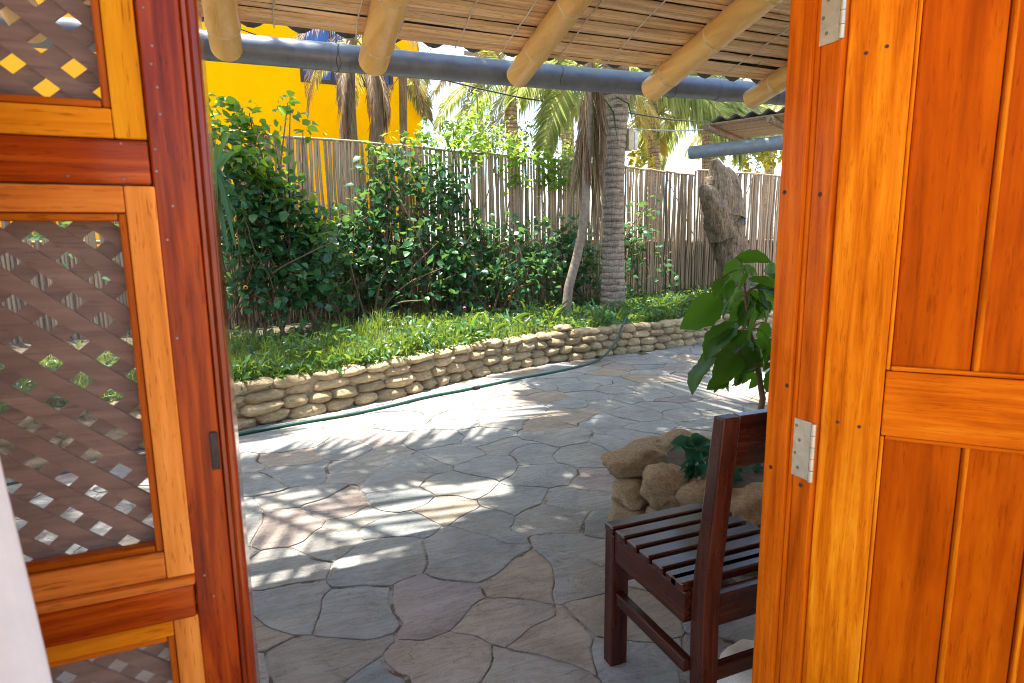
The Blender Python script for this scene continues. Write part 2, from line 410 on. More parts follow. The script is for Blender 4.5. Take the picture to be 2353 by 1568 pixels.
class MB:
    def __init__(self):
        self.v = []; self.f = []

    def add(self, vs, fs):
        k = len(self.v)
        self.v += [Vector(p) for p in vs]
        self.f += [tuple(i + k for i in f) for f in fs]
        return self

    def box(self, lo, hi, bev=0.0, rot=None, at_=None):
        """box with bevelled edges"""
        bm = bmesh.new()
        x0, y0, z0 = lo; x1, y1, z1 = hi
        vs = [bm.verts.new(p) for p in ((x0, y0, z0), (x1, y0, z0), (x1, y1, z0), (x0, y1, z0), (x0, y0, z1), (x1, y0, z1), (x1, y1, z1), (x0, y1, z1))]
        for f in ((0, 3, 2, 1), (4, 5, 6, 7), (0, 1, 5, 4), (1, 2, 6, 5), (2, 3, 7, 6), (3, 0, 4, 7)):
            bm.faces.new([vs[i] for i in f])
        if bev > 0:
            bmesh.ops.bevel(bm, geom=bm.edges[:], offset=bev, segments=2, profile=0.5, affect='EDGES')
        bm.verts.index_update()
        pts = [vv.co.copy() for vv in bm.verts]
        if rot is not None:
            pts = [rot @ p for p in pts]
        if at_ is not None:
            pts = [p + Vector(at_) for p in pts]
        self.add(pts, [[vv.index for vv in f.verts] for f in bm.faces])
        bm.free()
        return self

    def tube(self, pts, rad, n=8, cap=True, sq=1.0):
        pts = [Vector(p) for p in pts]
        if not hasattr(rad, '__len__'):
            rad = [rad] * len(pts)
        k = len(self.v); up = Vector((0, 0, 1))
        prev = None
        for i, p in enumerate(pts):
            t = (pts[min(i + 1, len(pts) - 1)] - pts[max(i - 1, 0)]).normalized()
            a = up.cross(t)
            if a.length < 0.1:
                a = Vector((1, 0, 0)).cross(t) if prev is None else prev - t * prev.dot(t)
            if prev is not None:
                a2 = prev - t * prev.dot(t)
                if a2.length > 1e-4: a = a2
            a.normalize(); b_ = t.cross(a); prev = a
            for j in range(n):
                th = 2 * PI * j / n
                self.v.append(p + a * (math.cos(th) * rad[i]) + b_ * (math.sin(th) * rad[i] * sq))
        for i in range(len(pts) - 1):
            for j in range(n):
                j2 = (j + 1) % n
                self.f.append((k + i * n + j, k + i * n + j2, k + (i + 1) * n + j2, k + (i + 1) * n + j))
        if cap:
            q = len(self.v); e = k + (len(pts) - 1) * n
            self.v += [self.v[k + j].copy() for j in range(n)] + [self.v[e + j].copy() for j in range(n)]
            self.f.append(tuple(q + j for j in reversed(range(n))))
            self.f.append(tuple(q + n + j for j in range(n)))
        return self

    def mesh(self, name, org=Vector((0, 0, 0)), smooth=False):
        me = bpy.data.meshes.new(name)
        me.from_pydata([tuple(p - org) for p in self.v], [], self.f)
        if smooth:
            me.polygons.foreach_set('use_smooth', [True] * len(me.polygons))
        me.update()
        return me

    def build(self, name, mat, parent=None, smooth=False, label=None):
        org = Vector((0, 0, 0))
        if parent is not None:
            org = ORG.get(parent.name, org)
        me = self.mesh(name, org, smooth)
        me.materials.append(mat)
        o = link(name, me, parent)
        ORG[o.name] = org
        if label: o['label'] = label
        return o


def np_mesh(name, V, F, mat, smooth=False):
    """V (n,3) float, F (m,k) int"""
    me = bpy.data.meshes.new(name)
    n, (m_, k) = len(V), F.shape
    me.vertices.add(n); me.vertices.foreach_set('co', V.astype(np.float32).ravel())
    me.loops.add(m_ * k); me.loops.foreach_set('vertex_index', F.astype(np.int32).ravel())
    me.polygons.add(m_); me.polygons.foreach_set('loop_start', np.arange(0, m_ * k, k, dtype=np.int32))
    me.polygons.foreach_set('loop_total', np.full(m_, k, dtype=np.int32))
    if smooth:
        me.polygons.foreach_set('use_smooth', np.ones(m_, dtype=bool))
    me.update(calc_edges=True); me.validate()
    if mat: me.materials.append(mat)
    return me


LEAF_V = np.array([(0, 0, 0), (-0.5, 0.28, 0.12), (0, 0.33, 0), (0.5, 0.28, 0.12), (-0.38, 0.66, 0.06), (0, 0.68, -0.05), (0.38, 0.66, 0.06), (0, 1, -0.2)])
LEAF_F = np.array([(0, 2, 1), (0, 3, 2), (1, 2, 5), (1, 5, 4), (2, 3, 6), (2, 6, 5), (4, 5, 7), (5, 6, 7)])


def leaf_cloud(P, size, width=0.55, up=0.8, rng=RNG, sizevar=0.4, dirbias=None):
    """leaves at points P with their blades turned towards the light by the amount up"""
    n = len(P)
    nrm = rng.normal(size=(n, 3)); nrm[:, 2] += up * 1.6
    if dirbias is not None: nrm += dirbias
    nrm /= np.linalg.norm(nrm, axis=1)[:, None]
    d = rng.normal(size=(n, 3)); d[:, 2] -= 0.4
    d -= nrm * (d * nrm).sum(1)[:, None]; d /= np.linalg.norm(d, axis=1)[:, None]
    s = np.cross(d, nrm)
    L = size * (1 + sizevar * (rng.random(n) * 2 - 1))
    T = LEAF_V
    V = (P[:, None, :] + s[:, None, :] * (T[None, :, 0:1] * width * L[:, None, None]) + d[:, None, :] * (T[None, :, 1:2] * L[:, None, None])
         + nrm[:, None, :] * (T[None, :, 2:3] * 0.6 * L[:, None, None])).reshape(-1, 3)
    F = (LEAF_F[None] + (np.arange(n) * len(T))[:, None, None]).reshape(-1, 3)
    return V, F


def blob_points(blobs, per_m3, rng=RNG, shell=0.45):
    """points spread unevenly through ellipsoids (centre, radii)"""
    out_ = []
    for c, r in blobs:
        vol = 4.19 * r[0] * r[1] * r[2]
        n = max(12, int(vol * per_m3))
        # twig clusters: leaves gather round a few twigs
        k = max(3, n // 14)
        u = rng.normal(size=(k, 3)); u /= np.linalg.norm(u, axis=1)[:, None]
        tw = u * (shell + (1.08 - shell) * rng.random((k, 1)))
        idx = rng.integers(0, k, n)
        p = tw[idx] * np.array(r) + rng.normal(size=(n, 3)) * 0.07
        out_.append(p + np.array(c))
    return np.concatenate(out_)


# ------------------------------------------------------------------ setting: ground, patio, bed
def struct(o):
    o['kind'] = 'structure'; return o


g = MB().add([(-400, -400, -0.06), (400, -400, -0.06), (400, 400, -0.06), (-400, 400, -0.06)], [(0, 1, 2, 3)]).build('ground', M['ground'])
struct(g); setprops(g, 'sandy ground around the house and garden', 'ground')

WALL = [(-4.2, 4.0), (-3.0, 3.95), (-2.0, 4.06), (-1.0, 4.33), (-0.1, 4.66), (0.3, 4.80), (0.87, 5.00), (1.38, 5.29), (2.02, 5.61), (2.5, 5.76), (2.94, 5.86),
        (3.33, 5.89), (3.76, 5.95), (4.37, 6.02), (4.9, 6.14), (5.6, 6.25), (6.6, 6.3), (8.2, 6.2)]


def resample(path, step):
    P = [Vector((*p, 0)) if len(p) == 2 else Vector(p) for p in path]
    out_ = [P[0]]; acc = 0.0
    for a, b_ in zip(P, P[1:]):
        L = (b_ - a).length; s = step - acc
        while s <= L:
            out_.append(a + (b_ - a) * (s / L)); s += step
        acc = L - (s - step)
    return out_


def wall_y(x):
    return float(np.interp(x, [p[0] for p in WALL], [p[1] for p in WALL]))


# soil of the raised bed behind the stone wall
def bed_z(x, y):
    d = y - wall_y(x)
    return 0.30 + 0.02 * min(max(d, 0), 2.5) + 0.03 * mnoise.noise(Vector((x * 1.7, y * 1.7, 0))) if d > 0.1 else 0.26


xs = np.linspace(-4.2, 9.5, 110); ys = np.linspace(0, 1, 34)
mb = MB(); V = []
for x in xs:
    y0 = wall_y(x) + 0.07
    for t in ys:
        y = y0 + (8.9 - y0) * t
        V.append((x, y, bed_z(x, y)))
nY = len(ys)
F = [(i * nY + j, (i + 1) * nY + j, (i + 1) * nY + j + 1, i * nY + j + 1) for i in range(len(xs) - 1) for j in range(nY - 1)]
bed = mb.add(V, F).build('garden_bed', M['soil'], smooth=True); struct(bed)
setprops(bed, 'dark soil of the raised planting bed below the cane fence', 'garden bed')

# patio: mortar sheet and separate flagstones
PX0, PX1, PY0 = -3.2, 6.8, 0.985
mb = MB()
ed = [(x, wall_y(x) + 0.1) for x in np.linspace(PX0, PX1, 40)]
vs = [(PX0, PY0, -0.0012), (PX1, PY0, -0.0012)] + [(x, y, -0.0012) for x, y in reversed(ed)]
patio = mb.add(vs, [tuple(range(len(vs)))]).build('patio', M['joint']); struct(patio)
setprops(patio, 'flagstone patio between the doorway and the curved stone wall', 'patio')

SEEDS = [(-0.02, 2.47), (0.31, 2.38), (-0.02, 2.16), (0.19, 2.08), (0.46, 1.99), (0.73, 2.30), (1.22, 2.42), (0.84, 1.98), (1.03, 1.95), (0.70, 1.78), (0.06, 1.83),
         (0.40, 1.62), (0.83, 1.60), (-0.17, 2.02), (0.0, 2.82), (0.73, 2.75), (0.33, 2.80), (0.05, 3.15), (1.12, 2.70), (1.20, 2.10),
         (1.68, 3.55), (1.73, 3.12), (1.16, 3.22), (1.26, 3.75), (2.11, 3.9), (2.73, 4.19), (2.42, 3.43), (2.05, 3.15), (2.57, 4.66), (2.5, 4.98), (1.78, 4.47),
         (3.32, 4.32), (2.92, 3.57), (1.36, 2.92), (1.61, 2.72), (0.62, 3.2)]


def gen_seeds():
    pts = [Vector((*s, 0)) for s in SEEDS]
    rnd = random.Random(11)
    tries = 0
    while tries < 6000:
        tries += 1
        x, y = rnd.uniform(PX0, PX1), rnd.uniform(PY0 - 0.2, 6.4)
        near = (0.54 if y < 2.6 else 0.45) if rnd.random() < 0.6 else 0.20
        ok = all(((p.x - x) * 0.8) ** 2 + ((p.y - y) * 1.05) ** 2 > near ** 2 for p in pts)
        if ok: pts.append(Vector((x, y, 0)))
    return pts


def clip(poly, n, d):
    """keep the side where p.n <= d"""
    o_ = []
    for i in range(len(poly)):
        a, b_ = poly[i], poly[(i + 1) % len(poly)]
        da, db = a.dot(n) - d, b_.dot(n) - d
        if da <= 0: o_.append(a)
        if (da < 0 < db) or (db < 0 < da):
            o_.append(a + (b_ - a) * (da / (da - db)))
    return o_


def patio_flags():
    pts = gen_seeds(); rnd = random.Random(5)
    for i, p in enumerate(pts):
        if p.y > wall_y(p.x) - 0.02: continue
        poly = [Vector((PX0, PY0, 0)), Vector((PX1, PY0, 0)), Vector((PX1, 6.6, 0)), Vector((PX0, 6.6, 0))]
        for j, q in enumerate(pts):
            if j == i: continue
            dv = q - p; L = dv.length
            if L > 1.8: continue
            n = dv / L
            poly = clip(poly, n, (p + q).dot(n) * 0.5 - 0.0015 - 0.007 * (((i * 7 + j * 7) % 5) / 4.0) ** 2)
            if len(poly) < 3: break
        if len(poly) < 3: continue
        # jagged outline
        ring = []
        for a, b_ in zip(poly, poly[1:] + poly[:1]):
            L = (b_ - a).length; k = max(1, int(L / 0.03))
            nn = Vector((b_.y - a.y, a.x - b_.x, 0)); nn = nn / max(nn.length, 1e-6)
            for s in range(k):
                t = s / k; q = a + (b_ - a) * t
                q = q + Vector((0.10 * mnoise.noise(q * 2.2 + Vector((0, 0, 40))) + 0.045 * mnoise.noise(q * 6 + Vector((0, 5, 40))), 0.10 * mnoise.noise(q * 2.2 + Vector((20, 0, 40))) + 0.045 * mnoise.noise(q * 6 + Vector((7, 5, 40))), 0))
                amp = 0.008 * mnoise.noise(q * 6.0 + Vector((0, 0, 3))) + 0.006 * mnoise.noise(q * 23.0)
                ring.append(q + Vector((amp, 0.012 * mnoise.noise(q * 6.0 + Vector((9, 4, 1))), 0)) - nn * abs(0.005 * mnoise.noise(q * 15 + Vector((i, 0, 0)))))
        c = sum(ring, Vector((0, 0, 0))) / len(ring)
        nR = len(ring); h = rnd.uniform(0.0012, 0.0065); tl = (rnd.uniform(-1, 1) * 0.006, rnd.uniform(-1, 1) * 0.006)
        V, F = [], []
        for q in ring: V.append((q.x - c.x, q.y - c.y, -0.05))
        for q in ring: V.append((q.x - c.x, q.y - c.y, h - 0.0018 + tl[0] * (q.x - c.x) + tl[1] * (q.y - c.y)))
        for q in ring:
            dv = (c - q); dv = dv / max(dv.length, 1e-6)
            q2 = q + dv * 0.007
            V.append((q2.x - c.x, q2.y - c.y, h + tl[0] * (q2.x - c.x) + tl[1] * (q2.y - c.y)))
        for k in range(nR):
            k2 = (k + 1) % nR
            F.append((k, k2, nR + k2, nR + k)); F.append((nR + k, nR + k2, 2 * nR + k2, 2 * nR + k))
        F.append(tuple(2 * nR + k for k in range(nR)))
        me = bpy.data.meshes.new('flagstone'); me.from_pydata(V, [], F); kind = 'flag'
        if any((p - Vector((*q, 0))).length < 0.01 for q in ((0.06, 1.83), (0.40, 1.62), (0.83, 1.60), (-0.17, 2.02), (0.84, 1.98))) or rnd.random() < (0.6 if p.y < 1.7 else 0.10): kind = 'flag_brown'  # some slabs truly brown; extra ones near the door paint its warm bounce
        elif any((p - Vector((*q, 0))).length < 0.01 for q in ((0.46, 1.99), (0.70, 1.78))) or rnd.random() < 0.12: kind = 'flag_purple'
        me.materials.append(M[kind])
        link('flagstone', me, patio, c)


patio_flags()

rf = MB().box((-5, -6, -0.10), (6, 0.984, -0.002)).build('room_floor', M['roomfloor']); struct(rf)
setprops(rf, 'plain cement floor of the room inside the doorway', 'floor')

# ------------------------------------------------------------------ house wall with the doorway
hw = thing('house_wall', 'cream plaster house wall around the doorway', 'wall', (0, 0.92, 0))
MB().box((-4.5, 0.865, 0), (-0.80, 0.965, 2.38)).build('wall_panel', M['plaster'], hw)
MB().box((1.062, 0.872, 0), (5.5, 0.962, 2.38)).build('wall_panel', M['plaster'], hw)
MB().box((-0.797, 0.868, 2.11), (1.059, 0.964, 2.38)).build('lintel', M['plaster'], hw)

# ------------------------------------------------------------------ left: fixed screen panel with lattice
sp = thing('screen_panel', 'varnished wooden door leaf with insect screens over brown lattice, left of the doorway', 'screen door', (-0.4, 0.86, 0))
XL = -0.76
MB().box((-0.1175, 0.838, 0.0), (-0.0725, 0.925, 2.09), 0.003).build('stile', M['post'], sp)
mb = MB()
mb.box((-0.0722, 0.846, 0.0), (-0.0650, 0.93, 2.09), 0.002)
mb.build('moulding', M['post_gloss'], sp)
mb = MB(); mb.tube([(-0.0605, 0.849, 0.0), (-0.0605, 0.849, 2.09)], 0.0062, 12); mb.build('moulding', M['post_gloss'], sp, True)
MB().box((-0.0648, 0.856, 0.0), (-0.0545, 0.932, 2.09), 0.003).build('moulding', M['post_gloss'], sp)
MB().box((XL, 0.838, 0.0), (XL + 0.05, 0.925, 2.09), 0.003).build('stile', M['post'], sp)
for z0, z1, yf in ((1.3645, 1.4145, 0.8385), (0.809, 0.8555, 0.832), (2.04, 2.09, 0.8385), (0.02, 0.12, 0.8385)):
    MB().box((XL + 0.051, yf, z0), (-0.1185, 0.915, z1), 0.003).build('rail', M['post_rail'], sp)
MB().box((XL + 0.052, 0.829, 0.8562), (-0.1155, 0.90, 0.8665), 0.002).build('ledge', M['pine_h'], sp, label='pale rough ledge strip above the lower dark rail')


def screen(x0, x1, z0, z1, fw, fh, fhb, mv, mh, yf, openx, openb, opent):
    """one light frame: two uprights, two cross pieces, beads, net"""
    MB().box((x1 - fw, yf, z0), (x1, 0.872, z1), 0.002).build('screen_frame', mv, sp)
    MB().box((x0, yf, z0), (x0 + fw, 0.872, z1), 0.002).build('screen_frame', mv, sp)
    MB().box((x0 + fw + 0.0006, yf + 0.0012, z0), (x1 - fw - 0.0006, 0.872, z0 + fhb), 0.002).build('screen_frame', mh, sp)
    MB().box((x0 + fw + 0.0006, yf + 0.0012, z1 - fh), (x1 - fw - 0.0006, 0.872, z1), 0.002).build('screen_frame', mh, sp)
    a0, a1, b0, b1 = x0 + fw + 0.001, x1 - fw - 0.001, z0 + fhb + 0.001, z1 - fh - 0.001
    bw = 0.0085
    MB().box((a1 - bw, yf + 0.004, b0), (a1, 0.862, b1), 0.0025).build('bead', M['bead_v'], sp)
    MB().box((a0, yf + 0.004, b0), (a0 + bw, 0.862, b1), 0.0025).build('bead', M['bead_v'], sp)
    MB().box((a0 + bw + 0.0004, yf + 0.005, b0), (a1 - bw - 0.0004, 0.862, b0 + bw), 0.0025).build('bead', M['bead_h'], sp)
    MB().box((a0 + bw + 0.0004, yf + 0.005, b1 - bw), (a1 - bw - 0.0004, 0.862, b1), 0.0025).build('bead', M['bead_h'], sp)
    MB().add([(a0, 0.8635, b0), (a1, 0.8635, b0), (a1, 0.8635, b1), (a0, 0.8635, b1)], [(0, 1, 2, 3)]).build('insect_screen', M['net'], sp)


screen(XL + 0.052, -0.1185, 1.4155, 2.038, 0.032, 0.034, 0.0325, M['gold_v'], M['gold_h'], 0.836, 0, 0, 0)
screen(XL + 0.052, -0.1155, 0.8672, 1.3625, 0.032, 0.0305, 0.036, M['pine_v'], M['pine_h'], 0.837, 0, 0, 0)
screen(XL + 0.052, -0.1145, 0.1215, 0.8075, 0.032, 0.024, 0.03, M['pine_v'], M['gold_h'], 0.840, 0, 0, 0)


def lattice(x0, x1, z0, z1):
    dx, dz = 0.058, 0.049
    L = math.hypot(dx, dz); wd = 0.0195 * 0.5
    for s, y0 in ((-1, 0.870), (1, 0.8765)):
        u = Vector((dx, 0, s * dz)) / L; nrm = Vector((-u.z, 0, u.x))
        per = dx * abs(nrm.x)
        cx, cz = -0.249, 1.008
        k0 = (Vector((cx, 0, cz))).dot(nrm) + per * 0.5
        corners = [Vector((a, 0, b_)).dot(nrm) for a in (x0, x1) for b_ in (z0, z1)]
        k = math.floor((min(corners) - k0) / per)
        while k0 + k * per < max(corners):
            off = k0 + k * per
            k += 1
            # ends where the lath meets the frame
            ts = []
            base = nrm * off
            for lim, ax in ((x0, 0), (x1, 0), (z0, 2), (z1, 2)):
                if abs(u[ax]) < 1e-6: continue
                t = (lim - base[ax]) / u[ax]; q = base + u * t
                if x0 - 1e-4 <= q.x <= x1 + 1e-4 and z0 - 1e-4 <= q.z <= z1 + 1e-4: ts.append(t)
            if len(ts) < 2 or max(ts) - min(ts) < 0.03: continue
            ta, tb = min(ts), max(ts)
            V = []
            for yy in (y0, y0 + 0.0055):
                for t, sg in ((ta, -1), (tb, -1), (tb, 1), (ta, 1)):
                    q = base + u * t + nrm * (wd * sg); V.append((q.x, yy, q.z))
            MB().add(V, [(0, 1, 2, 3), (7, 6, 5, 4), (0, 4, 5, 1), (1, 5, 6, 2), (2, 6, 7, 3), (3, 7, 4, 0)]).build('lattice_lath', M['lath'], sp)


lattice(XL + 0.06, -0.145, 1.44, 2.01)
lattice(XL + 0.06, -0.142, 0.895, 1.34)
lattice(XL + 0.06, -0.142, 0.14, 0.79)
MB().box((-0.083, 0.8335, 1.006), (-0.0735, 0.8376, 1.056), 0.001).build('lock_plate', M['black_iron'], sp)
rnd = random.Random(3)
for z in (1.56, 1.52, 1.50, 1.475, 1.445, 1.405, 1.38, 1.34, 1.30, 1.18, 0.83, 0.862):
    x = -0.108 + rnd.uniform(-0.004, 0.012)
    MB().tube([(x, 0.8372, z), (x, 0.8384, z)], 0.0014, 8).build('nail', M['screw'], sp)
for x, z in ((-0.145, 1.410), (-0.146, 1.370), (-0.20, 1.372)):
    MB().tube([(x, 0.8376, z), (x, 0.8388, z)], 0.0014, 8).build('nail', M['screw'], sp)

# curtain hanging inside, at the edge of the frame
cu = thing('curtain', 'white cotton curtain hanging beside the screen door', 'curtain', (-0.5, 0.6, 0))
V, F = [], []
nu, nv = 60, 40
for j in range(nv + 1):
    z = 0.05 + 2.1 * j / nv
    for i in range(nu + 1):
        t = i / nu; x = -0.80 + t * (0.80 - 0.2035 - 0.035 * (z - 0.95)) + 0.003 * math.sin(z * 9) * t
        V.append((x, 0.585 + 0.020 * (1 - t ** 6) * math.sin(t * 34 + 0.5 * math.sin(z * 2.2)) + 0.008 * math.sin(t * 71 + z), z))
for j in range(nv):
    for i in range(nu):
        k = j * (nu + 1) + i; F.append((k, k + 1, k + nu + 2, k + nu + 1))
co = MB().add(V, F).build('cloth', M['cloth'], cu, True)
sm = co.modifiers.new('thick', 'SOLIDIFY'); sm.thickness = 0.002
MB().tube([(-0.9, 0.6, 2.16), (-0.1, 0.6, 2.16)], 0.012, 10).build('curtain_rod', M['chair_x'], cu, True)

# ------------------------------------------------------------------ right: door frame and open door
df = thing('door_frame', 'orange varnished door jamb with hinge plates, right of the doorway', 'door frame', (1.03, 0.92, 0))
MB().box((0.995, 0.9175, 0.0), (1.060, 0.976, 2.09), 0.003).build('jamb', M['jamb'], df)
MB().box((1.0035, 0.9075, 0.0), (1.060, 0.9165, 2.09), 0.002).build('moulding', M['jamb'], df)
MB().box((1.0075, 0.862, 0.0), (1.060, 0.9065, 2.09), 0.002).build('rebate', M['jamb'], df)
MB().box((-0.79, 0.8665, 2.0925), (1.058, 0.974, 2.108), 0.003).build('head', M['jamb'], df)
for z0, z1 in ((1.653, 1.775), (0.800, 0.924)):
    h = MB().box((1.0040, 0.8655, z0), (1.0074, 0.913, z1), 0.0008).build('hinge', M['steel'], df)
    for q in range(5):
        a, b_ = z0 + (z1 - z0) * q / 5 + 0.0006, z0 + (z1 - z0) * (q + 1) / 5 - 0.0006
        MB().tube([(1.0035, 0.8595, a), (1.0035, 0.8595, b_)], 0.0052, 12).build('knuckle', M['steel'], h, True)
    for k, (yy, fz) in enumerate(((0.902, 0.88), (0.893, 0.64), (0.902, 0.40), (0.893, 0.16))):
        zz = z0 + (z1 - z0) * fz
        MB().tube([(1.0033, yy, zz), (1.0044, yy, zz)], 0.0036, 10).build('screw', M['screw'], h)
for x, y, z in ((1.0066, 0.886, 1.378), (1.0066, 0.885, 0.783), (0.9942, 0.962, 1.388), (0.9942, 0.925, 0.99), (0.9942, 0.955, 0.80)):
    MB().tube([(x, y, z), (x + 0.0012, y, z)], 0.0048, 10).build('wood_plug', M['hole'], df)

dr = thing('open_door', 'open orange wooden door with panelled boards and a cross rail', 'door', (1.016, 0.86, 0), R(-48))
ORG[dr.name] = Vector((0, 0, 0))
MB().box((0.004, 0, 0.02), (0.108, 0.042, 2.05), 0.003).build('stile', M['door_v'], dr)
MB().box((0.772, 0, 0.02), (0.876, 0.042, 2.05), 0.003).build('stile', M['door_v'], dr)
for z0, z1 in ((0.912, 1.040), (0.022, 0.20), (1.93, 2.048)):
    MB().box((0.1095, 0.0008, z0), (0.7705, 0.041, z1), 0.003).build('rail', M['door_h'], dr)
px = [0.1165, 0.243, 0.354, 0.47, 0.59, 0.7635]
for z0, z1 in ((0.202, 0.9105), (1.0415, 1.928)):
    for a, b_ in zip(px, px[1:]):
        MB().box((a + 0.0008, 0.0125, z0), (b_ - 0.0008, 0.032, z1), 0.004).build('plank', M['door_p'], dr)
    for a in px[1:-1]:
        MB().tube([(a + 0.0075, 0.0122, z0 + 0.001), (a + 0.0075, 0.0122, z1 - 0.001)], 0.0045, 10).build('bead', M['door_v'], dr, True)
    MB().box((0.1088, 0.004, z0), (0.1160, 0.036, z1), 0.003).build('moulding', M['door_v'], dr)
    MB().box((0.764, 0.004, z0), (0.7712, 0.036, z1), 0.003).build('moulding', M['door_v'], dr)
MB().box((0.117, 0.003, 1.0412), (0.763, 0.0115, 1.0500), 0.003).build('moulding', M['door_h'], dr)
MB().box((0.117, 0.005, 0.9030), (0.763, 0.0118, 0.9112), 0.003).build('moulding', M['door_h'], dr)
for x, z in ((0.034, 1.625), (0.066, 1.632), (0.034, 0.93), (0.072, 0.925)):
    MB().tube([(x, -0.0007, z), (x, 0.0003, z)], 0.0034, 10).build('wood_plug', M['hole'], dr)
MB().box((0.80, -0.004, 0.95), (0.845, 0.0, 1.13), 0.002).build('lock_plate', M['steel'], dr)
MB().tube([(0.822, -0.004, 1.03), (0.822, -0.045, 1.03), (0.79, -0.055, 1.03), (0.73, -0.052, 1.03)], 0.008, 10).build('handle', M['steel'], dr, True)

# ------------------------------------------------------------------ veranda roof
rf_ = thing('veranda_roof', 'veranda roof of thick bamboo rafters under a split cane mat', 'roof', (1.0, 2.0, 2.2))
SL = 0.25
Y_END = 2.62


def axis_z(y): return 2.040 + SL * (2.6 - y)


RAFX = [-2.56, -1.93, -1.31, -0.68, -0.08, 0.466, 1.106, 1.82, 2.448, 3.08, 3.7, 4.32]
for i, x in enumerate(RAFX):
    rnd = random.Random(i + 40)
    pts, rad = [], []
    y = Y_END + 0.012; nodes = [y - rnd.uniform(0.10, 0.22)]
    while nodes[-1] > -1.2: nodes.append(nodes[-1] - rnd.uniform(0.26, 0.36))
    r0 = 0.055 * rnd.uniform(0.94, 1.06)
    if x in (0.466,): r0 = 0.060
    if x in (2.448,): r0 = 0.052
    seq = [y]
    for n_ in nodes: seq += [n_ + 0.018, n_ + 0.005, n_, n_ - 0.005, n_ - 0.018]
    seq.append(-1.3)
    sag = rnd.uniform(-0.03, 0.03)
    for yy in seq:
        d = min(abs(yy - n_) for n_ in nodes)
        rr = r0 * (1 + (0.045 if d < 0.001 else 0.03 if d < 0.008 else 0.0)) * (1 + 0.02 * (yy - 2.6) * -0.4)
        pts.append((x + sag * (2.6 - yy) * 0.35, yy, axis_z(yy))); rad.append(rr)
    ob = MB().tube(pts, rad, 20).build('rafter', M['bamboo'], rf_, True)
    for n_ in nodes[:6]:
        d_ = Vector((0, 1, -SL)).normalized(); cc = Vector((x + sag * (2.6 - n_) * 0.35, n_, axis_z(n_)))
        rr = r0 * (1 + 0.02 * (n_ - 2.6) * -0.4)
        MB().tube([cc - d_ * 0.006, cc - d_ * 0.002, cc + d_ * 0.002, cc + d_ * 0.006], [rr * 1.035, rr * 1.062, rr * 1.062, rr * 1.03], 20, False).build('node_ring', M['node'], ob, True)
    # dark disc on the solid end, painted as shade inside the hollow
    e = pts[0]; tdir = Vector((0, 1, -SL)).normalized()
    MB().tube([Vector(e) + tdir * 0.0004, Vector(e) + tdir * 0.0015], r0 * 0.72, 16).build('rafter_hollow', M['hole'], ob)

# split canes of the mat, one object each
pitch = 0.0245
NC = 112
cv = []
for s in range(4):
    rnd = random.Random(70 + s)
    pts = [(-3.0 + 8.0 * k / 60, 0.004 * math.sin(k * 0.45 + s * 2) + rnd.uniform(-0.0012, 0.0012), 0.0025 * math.sin(k * 0.33 + s)) for k in range(61)]
    me = MB().tube(pts, [0.0140 * (1 + 0.05 * math.sin(k * 1.3 + s)) for k in range(61)], 10, True, 0.22).mesh('mat_cane', smooth=True)
    me.materials.append(M['mat_cane']); cv.append(me)
un = Vector((0, SL, 1)).normalized(); ud = Vector((0, 1, -SL)).normalized()
e0 = Vector((0, 2.565, axis_z(2.565))) + un * 0.066
mat_part = None
for k in range(NC):
    p = e0 - ud * (pitch * (k + 0.5)) + un * random.uniform(-0.002, 0.003)
    o = link('mat_cane', cv[(k * 7 + k // 3) % 4], rf_, p - ORG[rf_.name])
    o.rotation_euler = (-math.atan(SL), random.uniform(-0.003, 0.003), random.uniform(-0.0022, 0.0022))
    o.scale = (1, random.uniform(0.93, 1.12), 1)
# tie cords run up the slope
rnd = random.Random(8)
for x in np.arange(-2.7, 4.6, 0.235):
    x = x + rnd.uniform(-0.05, 0.05)
    V = []
    pts = []
    for k in range(40):
        s = k * 0.07
        p = e0 - ud * s - un * (0.0085 + 0.002 * math.sin(k * 5.0)); p.x = x + 0.012 * mnoise.noise(Vector((x * 9, s * 5, 0)))
        pts.append(p)
    MB().tube(pts, 0.0032, 5).build('tie_cord', M['tie'], rf_)
# corrugated sheets on the mat
V, F = [], []
nx, ny = 400, 8
for j in range(ny + 1):
    s = -0.045 + 2.95 * j / ny
    for i in range(nx + 1):
        x = -3.0 + 8.0 * i / nx
        p = e0 - ud * s + un * (0.038 + 0.024 * math.cos(2 * PI * (x - 0.1) / 0.177)); V.append((x, p.y, p.z))
for j in range(ny):
    for i in range(nx):
        k = j * (nx + 1) + i; F.append((k, k + 1, k + nx + 2, k + nx + 1))
cs = MB().add(V, F).build('corrugated_sheet', M['sheet'], rf_, True)
sm = cs.modifiers.new('thick', 'SOLIDIFY'); sm.thickness = 0.007; sm.offset = 1

